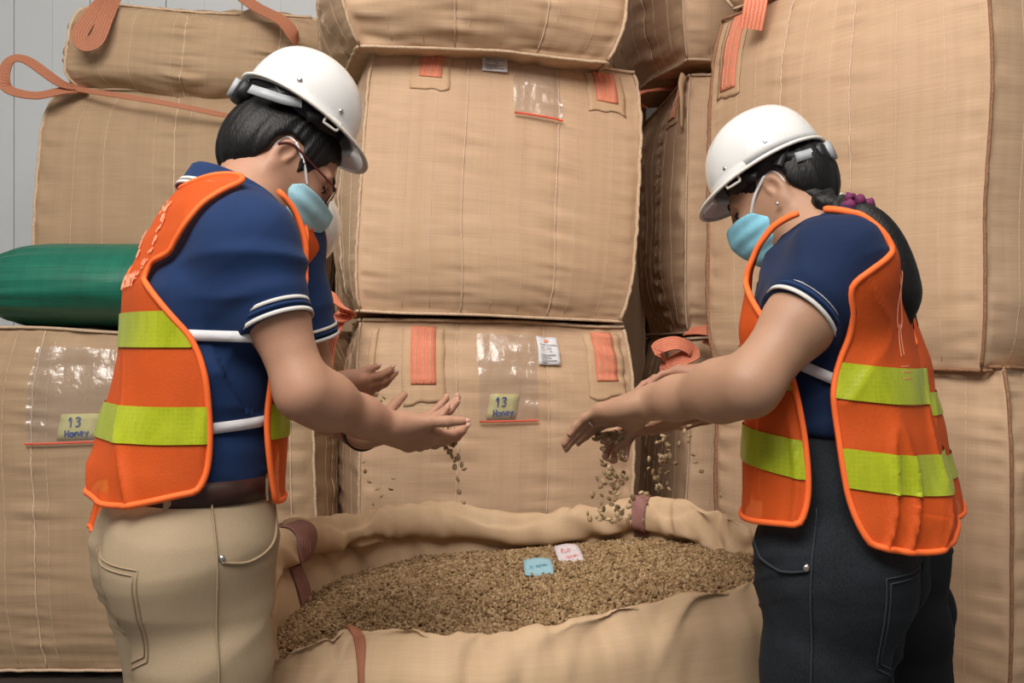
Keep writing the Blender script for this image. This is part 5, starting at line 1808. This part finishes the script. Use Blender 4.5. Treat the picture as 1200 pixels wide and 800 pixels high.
# ---------------------------------------------------------------- the man at the left
OM = P(224, 590, 1.60)
man = dict(
    label='person in khaki trousers, navy polo and orange vest at the left',
    O=OM, side=1, yaw=30, seed=3, skin='skin_man', shirt_mat='polo', pants_mat='khaki', pants_seam='khaki_seam', belt=True,
    shirt=[(-0.01, -0.06, .145, .105), (0.0, .08, .145, .104), (0.015, .20, .155, .110), (0.030, .32, .163, .112), (0.050, .400, .154, .098), (0.060, .440, .116, .080), (0.066, .462, .072, .064)],
    neck=(0.070, 0.462), collar_up=0.034, hem=-0.02,
    pants=[(0.0, .064, .150, .110), (0.0, -.04, .158, .120), (0.0, -.10, .158, .122)], butt=-0.040,
    legs=std_legs(0.98, 0.0, 0.02, OM[2]),
    head=P(333, 187, 1.79), head_rot=(36, 3, 0), hat_rot=(31, 3, 0), hat_f=-0.026, hat_u=0.087, hat_sc=0.92, head_sc=0.95, hair=HAIR_MAN, mask_mat='mask', mask_drop=0.0, puff=0.004, mask_poly=[(.14, -.030), (.088, -.030), (.046, -.034), (.0, -.075), (-.014, -.112), (.03, -.120), (.14, -.115)],
    arms=[dict(right=True, sh=P(294, 288, 1.50), el=P(356, 459, 1.46), wr=P(445, 497, 1.60), sl_end=P(324, 380, 1.478), sleeve=0.55, cuff=0.053, fat=0.91,
               hand=dict(d=(0.68, 0.64, -0.34), n=(-0.10, 0.55, 0.82), curl=(0.50, 0.48, 0.45, 0.42), thumb=(0.72, 0.62, 0.0), tc=0.10, sc=0.92, spread=0.06)),
          dict(right=False, sh=P(330, 285, 1.84), el=P(372, 470, 1.90), wr=P(428, 506, 1.72), sleeve=0.6, fat=0.96,
               hand=dict(d=(0.88, 0.40, 0.08), n=(0.0, -0.12, 0.98), curl=(0.5, 0.5, 0.5, 0.55), sc=0.92))],
    vest=dict(label='orange mesh safety vest with lime tapes and a faded anniversary print',
        sections=[(-0.005, -.03, .170, .136), (-0.004, .05, .163, .130), (0.008, .13, .160, .124), (0.020, .22, .163, .120), (0.030, .32, .170, .122), (0.050, .400, .164, .110), (0.060, .445, .128, .092), (0.066, .470, .085, .078)],
        lcap=0.155, hem=0.033, front_drop=-0.022, mid=0.04, gap=[(-.10, -.06), (-.050, .015), (-.015, .06), (-.010, .12), (-.015, .20), (-.030, .26), (-.066, .305), (-.088, .345), (-.086, .375), (-.045, .398), (.02, .43), (.055, .46), (.06, .62), (.28, .62), (.23, .44), (.165, .37), (.12, .32), (.085, .24), (.075, .14), (.085, 0.06), (.115, -.06)],
        lmin=0.082,
        tapes=[(.252, .305), (.112, .166)], straps=[(-0.04, .270, 0.10, .265), (-0.04, .130, 0.10, .142)]),
)
person(man)

# ---------------------------------------------------------------- the woman at the right
OW = P(980, 600, 1.60)
woman = dict(
    label='person with long black braid, orange vest and black jeans at the right',
    O=OW, side=-1, yaw=30, seed=9, skin='skin_woman', shirt_mat='polo_dark', pants_mat='denim', pants_seam='denim_seam', belt=False, ruck=0.6,
    shirt=[(0.0, .10, .128, .094), (0.0, .16, .128, .092), (0.01, .24, .136, .106), (0.020, .315, .138, .098), (0.022, .372, .130, .080), (0.018, .398, .102, .072), (0.014, .416, .068, .060)],
    neck=(0.014, 0.416), collar_up=0.028, hem=0.135,
    pants=[(-0.005, .16, .130, .092), (0.0, .05, .144, .102), (-0.004, -.06, .148, .108), (-0.004, -.11, .148, .108)],
    legs=std_legs(0.90, 0.0, 0.0, OW[2]), butt=-0.032,
    head=P(911, 223, 1.77), head_rot=(30, -3, 0), hat_rot=(27, -3, 0), hat_f=0.000, hat_u=0.044, hat_sc=0.86, adj=0.45, head_sc=0.87, hair=HAIR_WOMAN, mask_mat='mask_woman', mask_drop=0.0,
    arms=[dict(right=False, sh=P(985, 315, 1.49), el=P(878, 452, 1.43), wr=P(766, 471, 1.61), sl_end=P(938, 372, 1.465), sleeve=0.50, cuff=0.056, fat=0.98,
               hand=dict(d=(-0.78, 0.52, -0.26), n=(-0.30, -0.16, -0.9), curl=(0.25, 0.42, 0.50, 0.55), thumb=(0.72, 0.5, 0.30), sc=0.92, spread=0.13)),
          dict(right=True, sh=P(950, 315, 1.84), el=P(880, 450, 1.90), wr=P(806, 478, 1.78), sleeve=0.55, fat=0.90,
               hand=dict(d=(-0.90, -0.10, -0.26), n=(0.0, -0.45, -0.85), curl=(0.4, 0.6, 0.7, 0.8), sc=0.92))],
    vest=dict(label='orange mesh safety vest with lime tapes and a faded bottle print',
        sections=[(-0.018, -.08, .172, .146), (-0.018, .0, .166, .140), (-0.008, .10, .158, .128), (0.002, .20, .156, .120), (0.016, .30, .162, .116), (0.022, .374, .150, .096), (0.018, .404, .114, .084), (0.014, .424, .080, .074)],
        hem=-0.015, gap=[(-.16, -.11), (-.085, -.02), (-.055, .04), (-.045, .10), (-.03, .20), (-.040, .25), (-.055, .285), (-.060, .325), (-.055, .350), (-.028, .372), (.005, .41), (.0, .6), (.2, .6), (.2, .44), (.12, .37), (.09, .33), (.055, .29), (.025, .22), (.005, .12), (.0, .05), (.01, .01), (.05, -.11)],
        lmin=0.082, front_drop=0.012, mid=0.0,
        lcap=0.128, tapes=[(.198, .250), (.072, .128)], tape_tilt=0.13, straps=[(-0.06, .205, 0.055, .255), (-0.06, .060, 0.055, .105)]),
)
person(woman)

# ---------------------------------------------------------------- the two helpers mostly hidden behind them
O3 = P(205, 590, 2.22)
helper = dict(
    label='person in white hard hat bowed low, mostly hidden behind the man at the left',
    O=O3, side=1, yaw=12, seed=15, skin='skin_dark', shirt_mat='polo_dark', pants_mat='black_cloth', pants_seam='denim_seam', belt=False, h=(0.0040, 0.009),
    shirt=[(-0.01, -0.04, .145, .112), (0.02, .08, .145, .112), (0.06, .20, .150, .118), (0.11, .31, .160, .118), (0.145, .375, .155, .105), (0.17, .41, .115, .085), (0.185, .43, .072, .064)],
    neck=(0.19, 0.43), hem=-0.02,
    pants=[(-0.005, .045, .150, .118), (-0.01, -.04, .165, .135), (-0.01, -.10, .17, .14)],
    legs=std_legs(1.0, 0.0, 0.0, O3[2]), pockets=False,
    head=P(311, 277, 2.14), head_rot=(58, -5, 0), hat_rot=(62, -5, 0), hat_f=0.0, hat_u=0.046, hat_sc=0.92, hair=HAIR_MAN, mask_mat='mask', mask_drop=0.0,
    arms=[dict(right=True, sh=P(270, 345, 2.04), el=P(300, 450, 1.98), wr=P(374, 458, 2.06), sleeve=0.6,
               hand=dict(d=(0.86, 0.42, 0.03), n=(-0.28, 0.70, 0.58), curl=(0.46, 0.46, 0.46, 0.46), thumb=(0.93, 0.26, 0.14), tc=0.04, sc=0.90, spread=-0.03)),
          dict(right=False, sh=P(288, 345, 2.36), el=P(305, 450, 2.42), wr=P(365, 462, 2.30), sleeve=0.6,
               hand=dict(d=(0.9, -0.2, 0.04), n=(0.05, -0.15, 0.98), curl=(0.35, 0.4, 0.4, 0.45), sc=0.90))],
    vest=dict(sections=[(-0.01, -.06, .185, .155), (0.005, .04, .170, .145), (0.05, .19, .168, .138), (0.105, .31, .172, .135), (0.14, .38, .165, .120), (0.168, .42, .125, .098), (0.183, .44, .085, .076)],
        hem=-0.02, gap=[(-.07, -.10), (-.02, -.02), (.0, .06), (.03, .18), (.035, .28), (0.0, .34), (-.1, .40), (-.1, .6), (.4, .6), (.4, .42), (.25, .36), (.18, .28), (.12, .16), (.09, .05), (.10, -.10)],
        lmin=0.082, tapes=[(.19, .24), (.05, .10)], straps=[(-0.0, .11, 0.12, .12)]),
)
person(helper)

O4 = P(1030, 600, 2.08)
helper2 = dict(
    label='person in black trousers and orange vest, mostly hidden behind the braided worker at the right',
    O=O4, side=-1, yaw=25, seed=21, skin='skin_dark', shirt_mat='polo', pants_mat='black_cloth', pants_seam='denim_seam', belt=False, h=(0.0040, 0.009),
    shirt=[(-0.01, -.07, .140, .120), (0.005, .06, .138, .110), (0.02, .17, .145, .114), (0.04, .29, .150, .112), (0.055, .375, .145, .100), (0.07, .42, .108, .080), (0.08, .44, .068, .060)],
    neck=(0.08, 0.435), hem=-0.060, ruck=0.5,
    pants=[(-0.005, .06, .142, .110), (-0.01, -.04, .160, .118), (-0.01, -.10, .165, .122)],
    legs=std_legs(1.04, -0.13, 0.0, O4[2]), butt=-0.02, pockets=False,
    head=P(966, 292, 2.15), head_rot=(50, 0, 0), hat_f=0.0, hat_u=0.046, hat_sc=0.90, head_sc=0.94, hair=HAIR_MAN, mask_mat='mask', mask_drop=0.0,
    arms=[dict(right=False, sh=P(985, 365, 1.92), el=P(905, 442, 1.90), wr=P(846, 440, 1.98), sleeve=0.5, fat=0.92,
               hand=dict(d=(-0.94, 0.28, -0.02), n=(-0.10, -0.42, -0.86), curl=(0.45, 0.45, 0.5, 0.6), thumb=(0.90, 0.36, -0.10), tc=0.06, sc=0.92)),
          dict(right=True, sh=P(975, 365, 2.30), el=P(905, 460, 2.26), wr=P(842, 478, 2.10), sleeve=0.55, fat=0.90,
               hand=dict(d=(-0.88, -0.1, -0.32), n=(-0.15, -0.1, 0.95), curl=(0.4, 0.4, 0.4, 0.45), sc=0.92))],
    vest=dict(sections=[(-0.02, -.06, .172, .150), (-0.005, .04, .164, .140), (0.015, .16, .160, .136), (0.038, .29, .162, .130), (0.052, .38, .156, .114), (0.068, .43, .118, .092), (0.078, .45, .080, .072)],
        hem=0.026, gap=[(-.07, -.12), (-.02, -.02), (.0, .06), (.01, .18), (.0, .28), (-.06, .35), (-.2, .40), (-.2, .6), (.3, .6), (.3, .42), (.15, .35), (.11, .26), (.09, .16), (.08, .05), (.09, -.12)],
        lmin=0.082, tapes=[(.212, .256), (.088, .133)], straps=[(-0.0, .15, 0.09, .16)]),
)
person(helper2)

# ---------------------------------------------------------------- spectacles
def spectacles(cfg):
    C, H, sc, root = cfg['C'], cfg['H'], cfg.get('head_sc', 1.0), cfg['root']
    q = lambda f, l, u: C + (H[0] * f + H[1] * l + H[2] * u) * sc
    t = None
    for l in (-1, 1):
        rim_ = A([q(0.112 - 0.010 * abs(math.cos(a)) * 0 - 0.012 * (0.5 + 0.5 * math.cos(a)), l * (0.033 + 0.024 * math.cos(a)), -0.010 + 0.0185 * math.sin(a)) for a in np.linspace(0, 2 * np.pi, 28, endpoint=False)])
        V, F = tube(rim_, 0.0020, 6, True)
        if t is None:
            t = obj('glasses', V, F, M['glasses'], root)
        else:
            obj('lens_rim', V, F, M['glasses'], t)
        obj('lens', np.concatenate([rim_, [rim_.mean(0) + H[0] * 0.002]]), [(i, (i + 1) % 28, 28) for i in range(28)], M['lens'], t)
        p = A([q(0.100, l * 0.058, -0.004), q(0.092, l * 0.074, -0.002), q(0.030, l * 0.0815, 0.004), q(-0.012, l * 0.083, 0.008), q(-0.034, l * 0.083, -0.008)])
        obj('temple_arm', *tube(polyline(p, 24), 0.0024, 6, flat=0.7), M['glasses'], t)
    obj('bridge', *tube(A([q(0.111, -0.010, -0.006), q(0.116, 0, -0.002), q(0.111, 0.010, -0.006)]), 0.002, 6), M['glasses'], t)
spectacles(man); spectacles(helper)

# wrist watch on the man's far arm, ring on the woman's finger, ear stud
a = man['arms'][1]; ax = nrm(A(a['wr']) - A(a['el'])); c = A(a['wr']) - ax * 0.012
u = nrm(np.cross(ax, UPZ)); v = np.cross(ax, u)
w = obj('wristwatch', *ribbon(section_ring(c, u, v, 0.0345, 0.0345, 30, 2.0), 0.020, 0.003, section_ring(c, u, v, 0.0345, 0.0345, 30, 2.0) - c, True), M['black_plastic'], man['root'])
obj('watch_case', *tube(A([c - v * 0.034, c - v * 0.044]), 0.018, 18), M['black_plastic'], w)
aw = woman['arms'][0]

# braid, scrunchie and ponytail
Cw, Hw = woman['C'], woman['H']
qh = lambda f, l, u: Cw + (Hw[0] * f + Hw[1] * l + Hw[2] * u) * 0.97
ptY = 1.60
path = A([P(950, 224, 1.71), P(966, 233, 1.67), P(984, 242, 1.63), P(998, 246, 1.60), P(1008, 250, 1.575), P(1023, 263, 1.57), P(1036, 284, 1.565), P(1046, 312, 1.56), P(1052, 340, 1.56), P(1054, 362, 1.56), P(1053, 388, 1.565)])
pth = polyline(path, 80)
S = SDF()
for i in range(7):
    c = pth[int(i * 3.6)]
    tdir = nrm(pth[int(i * 3.6) + 2] - c)
    sd = (1 if i % 2 else -1)
    side_v = nrm(np.cross(tdir, A([0.2, -1, 0.2])))
    S.ell(c + side_v * 0.009 * sd, (0.021 - 0.0008 * i, 0.016, 0.014), A([nrm(tdir + side_v * 0.5 * sd), nrm(np.cross(tdir, [0, 1, 0])), nrm(np.cross(tdir, np.cross(tdir, [0, 1, 0])))]), 0.008)
V, F = S.mesh(0.003, smooth=1)
N = normals(V, F); V = V + N * (0.002 * vnoise(V[:, 0] * 160, V[:, 1] * 160, V[:, 2] * 90, 6))[:, None]
obj('braid', V, F, M['hair'], woman['root'])
S = SDF()
tail = pth[30:]
n = len(tail) - 1
for i in range(n):
    r = lambda k: 0.012 + 0.018 * math.sin(min(1.0, k / n * 1.15) * math.pi * 0.62) - 0.022 * max(0, k / n - 0.72) / 0.28
    S.cone(tail[i], tail[i + 1], max(0.006, r(i)), max(0.005, r(i + 1)), 0.01)
V, F = S.mesh(0.004, smooth=3)
tl_o = obj('ponytail', V, F, M['hair'], woman['root'])
# locks lying along the tail
tt_ = np.linspace(0, 1, len(tail))
T_, N_, B_ = frames(tail, up=(0, -1, 0.2))
locks = []
for i in range(90):
    a = RNG.random() * 2 * math.pi; tw = RNG.normal() * 0.35
    k0 = int(RNG.integers(0, 14)); k1 = len(tail) - int(RNG.integers(0, 10))
    tk = tt_[k0:k1]
    rad = A([0.011 + 0.019 * math.sin(min(1.0, k * 1.15) * math.pi * 0.62) - 0.019 * max(0, k - 0.72) / 0.28 for k in tk]) * (0.86 + 0.12 * RNG.random())
    p = tail[k0:k1] + (N_[k0:k1] * np.cos(a + tw * tk)[:, None] + B_[k0:k1] * np.sin(a + tw * tk)[:, None]) * rad[:, None]
    p[-1] += RNG.normal(size=3) * 0.006 + A([0, 0, -0.012])
    locks.append(tube(polyline(p, 20), np.linspace(0.0050, 0.0009, 20), 5))
Vl, Fl = join(locks)
lk = obj('hair_locks', Vl, Fl, M['hair'], tl_o); lk['kind'] = 'stuff'
scr = pth[28]; sd_ = nrm(pth[31] - pth[25]); u = nrm(np.cross(sd_, [0, 1, 0])); v = np.cross(sd_, u)
a_ = np.linspace(0, 2 * np.pi, 60, endpoint=False)
ring = A([scr + (u * math.cos(x) + v * math.sin(x)) * (0.019 + 0.004 * math.sin(9 * x)) + sd_ * 0.005 * math.sin(7 * x) for x in a_])
obj('scrunchie', *tube(ring, 0.0085 + 0.003 * np.sin(a_ * 13), 8, True), M['scrunchie'], woman['root'])
obj('ear_stud', *uvsphere(qh(-0.006, 0.086, -0.046), 0.004, 10, 8), M['silver'], woman['root'])

# ring on the ring finger
tp, td_, _, r_ = aw['tips'][2]
kn = A(aw['wr']) + aw['axes'][0] * (0.012 + 0.087 * 0.97) - aw['axes'][2] * 0.011 * 0.97
fd = nrm(lerp(aw['axes'][0], aw['axes'][1], 0.30)); c = kn + fd * 0.020
u = nrm(np.cross(fd, UPZ)); v = np.cross(fd, u)
obj('finger_ring', *tube(section_ring(c, u, v, 0.0100, 0.0100, 24, 2.0), 0.0013, 6, True), M['silver'], woman['root'])

# faded prints on the vests
Bm = man['B']
D = nrm(Bm.F * 0.93 - Bm.S * 0.36); ud = nrm(np.cross(D, UPZ)); ud = ud if ud.dot(Bm.S) > 0 else -ud
GLYPH.update({'V': [[(.05, 1), (.4, 0), (.75, 1)]], 'E': [[(.7, 1), (.1, 1), (.1, 0), (.7, 0)], [(.1, .5), (.6, .5)]], 'S': [[(.7, .9), (.4, 1), (.12, .78), (.4, .52), (.7, .28), (.4, 0), (.08, .1)]],
              'Y': [[(.05, 1), (.4, .5), (.75, 1)], [(.4, .5), (.4, 0)]], 'I': [[(.3, 1), (.3, 0)]]})
org = Bm.w(-0.10, 0.0, 0.0)
project_print(man, handwriting('ANNIVERSARY', -0.118, 0.345, 0.020, 1.05), ud, org, D, M['print'], 0.0030, 'printed_word')
em = []
for k in range(46):
    x = -1.9 + 3.7 * RNG.random(); rr = 0.045 + 0.022 * RNG.random(); a2 = x + 1.1 + RNG.normal() * 0.5
    c0, c1 = 0.028 + rr * math.cos(x) * 0.8, 0.415 + rr * math.sin(x)
    em.append([(c0, c1), (c0 + 0.008 * math.cos(a2), c1 + 0.008 * math.sin(a2))])
for k in range(3):
    em += handwriting('EIN'[k], -0.030 + k * 0.012, 0.425 - k * 0.016, 0.013)
project_print(man, em, ud, org, D, M['print'], 0.0028, 'printed_emblem')
Bw = woman['B']
D = nrm(Bw.F * 0.93 - Bw.S * 0.36); ud = nrm(np.cross(D, UPZ)); ud = ud if ud.dot(Bw.S) > 0 else -ud
bt = [[(0.055, .375), (0.080, .372), (0.082, .300), (0.058, .302), (0.055, .375)], [(0.066, .300), (0.068, .255)], [(0.074, .300), (0.078, .252)]]
for k in range(3): bt.append([(0.060, .238 - k * .009), (0.085, .238 - k * .009)])
project_print(woman, bt, ud, Bw.w(-0.10, 0, 0), D, M['print'], 0.0016, 'printed_emblem')

# ---------------------------------------------------------------- beans in and under the hands
bean_me = None
def bean_things(points, label, group):
    global bean_me
    for c in points:
        if bean_me is None:
            V, F = bean_mesh(10, 7)
            V[:, 2] = np.where(np.abs(V[:, 1]) < 0.0008, V[:, 2] * np.where(V[:, 2] < 0, 0.3, 1.0), V[:, 2])
            proto = obj('coffee_bean', V, F, M['bean'], None, attr=np.full(len(V), 0.8))
            bean_me = [proto.data]
            for tv in (0.65, 0.9, 1.0):
                me = proto.data.copy()
                me.attributes['tint'].data.foreach_set('value', np.full(len(V), tv, np.float32))
                bean_me.append(me)
            o = proto
        else:
            o = bpy.data.objects.new('coffee_bean', bean_me[int(RNG.integers(0, 4))])
            COL.objects.link(o)
        o.location = tuple(c)
        o.rotation_euler = tuple(RNG.random(3) * 6.28)
        s = 0.85 + 0.3 * RNG.random()
        o.scale = (s, s, s)
        tag(o, label, 'coffee bean', group)

def stream(n, x0, x1, y0, y1, Y0, Y1, dens=1.6, drift=0.0):
    out = []
    for _ in range(n):
        k = RNG.random() ** dens
        w_ = 0.35 + 0.65 * k
        xc = (x0 + x1) / 2 + drift * k; hw = (x1 - x0) / 2
        out.append(P(xc + hw * w_ * np.clip(RNG.normal() * 0.55, -1.2, 1.2), lerp(y0, y1, k), lerp(Y0, Y1, RNG.random())))
    return out
bean_things(stream(105, 690, 748, 512, 612, 1.68, 1.84, 1.2), 'single green coffee bean falling below the ringed hand on the right', 'beans falling from the ringed hand')
bean_things(stream(62, 758, 800, 486, 580, 1.84, 1.98, 1.2, -10) + [P(x, y, 1.9) for x, y in ((808, 511), (806, 516), (812, 533), (815, 541), (796, 520), (822, 552), (845, 580), (808, 498), (802, 505))], 'single green coffee bean falling from the cupped hands behind the ringed hand', 'beans falling from the cupped hands')
bean_things([P(x, y, 1.72) for x, y in ((521, 524), (527, 529), (530, 534), (535, 514), (529, 520), (534, 540), (538, 534), (533, 547), (541, 544), (544, 549), (536, 537), (525, 526), (538, 576), (543, 588), (537, 561))], 'single green coffee bean falling from the cupped hands at the left', 'beans falling from the left-hand worker')
bean_things([P(x, y, 2.1) for x, y in ((433, 515), (427, 541), (433, 564), (443, 573), (447, 581), (438, 590), (458, 573), (441, 462), (450, 466), (428, 552), (446, 470), (461, 560))], 'single green coffee bean falling from the hand behind the forearm at the left', 'beans falling from the hidden worker')

def heap(c, ax, ay, n, rx, ry, hgt):
    out = []
    for _ in range(n):
        r = math.sqrt(RNG.random()); a = RNG.random() * 6.28
        k = (1 - r * r) * hgt
        out.append(A(c) + ax * rx * r * math.cos(a) + ay * ry * r * math.sin(a) + UPZ * k * RNG.random() ** 0.5)
    return A(out)
aR, aL = man['arms']
d, n_, t_ = aR['axes']
c = A(aR['wr']) + d * 0.142 + n_ * 0.026 + UPZ * 0.004
tag(many_beans('held_coffee_beans', heap(c, d, n_, 42, 0.036, 0.026, 0.012)), 'handful of green coffee beans in the cupped hands at the left', 'coffee beans', kind='stuff')
tag(many_beans('held_coffee_beans', heap(P(778, 492, 1.93), A([0.8, 0, 0.6]), A([0, 1, 0]), 90, 0.030, 0.03, 0.015)), 'green coffee beans pouring out of the hands behind the ringed hand', 'coffee beans', kind='stuff')
tag(many_beans('held_coffee_beans', heap(P(718, 513, 1.70), A([1, 0, 0.05]), A([0, 1, 0]), 60, 0.034, 0.025, 0.012)), 'green coffee beans gathered under the fingers of the ringed hand', 'coffee beans', kind='stuff')
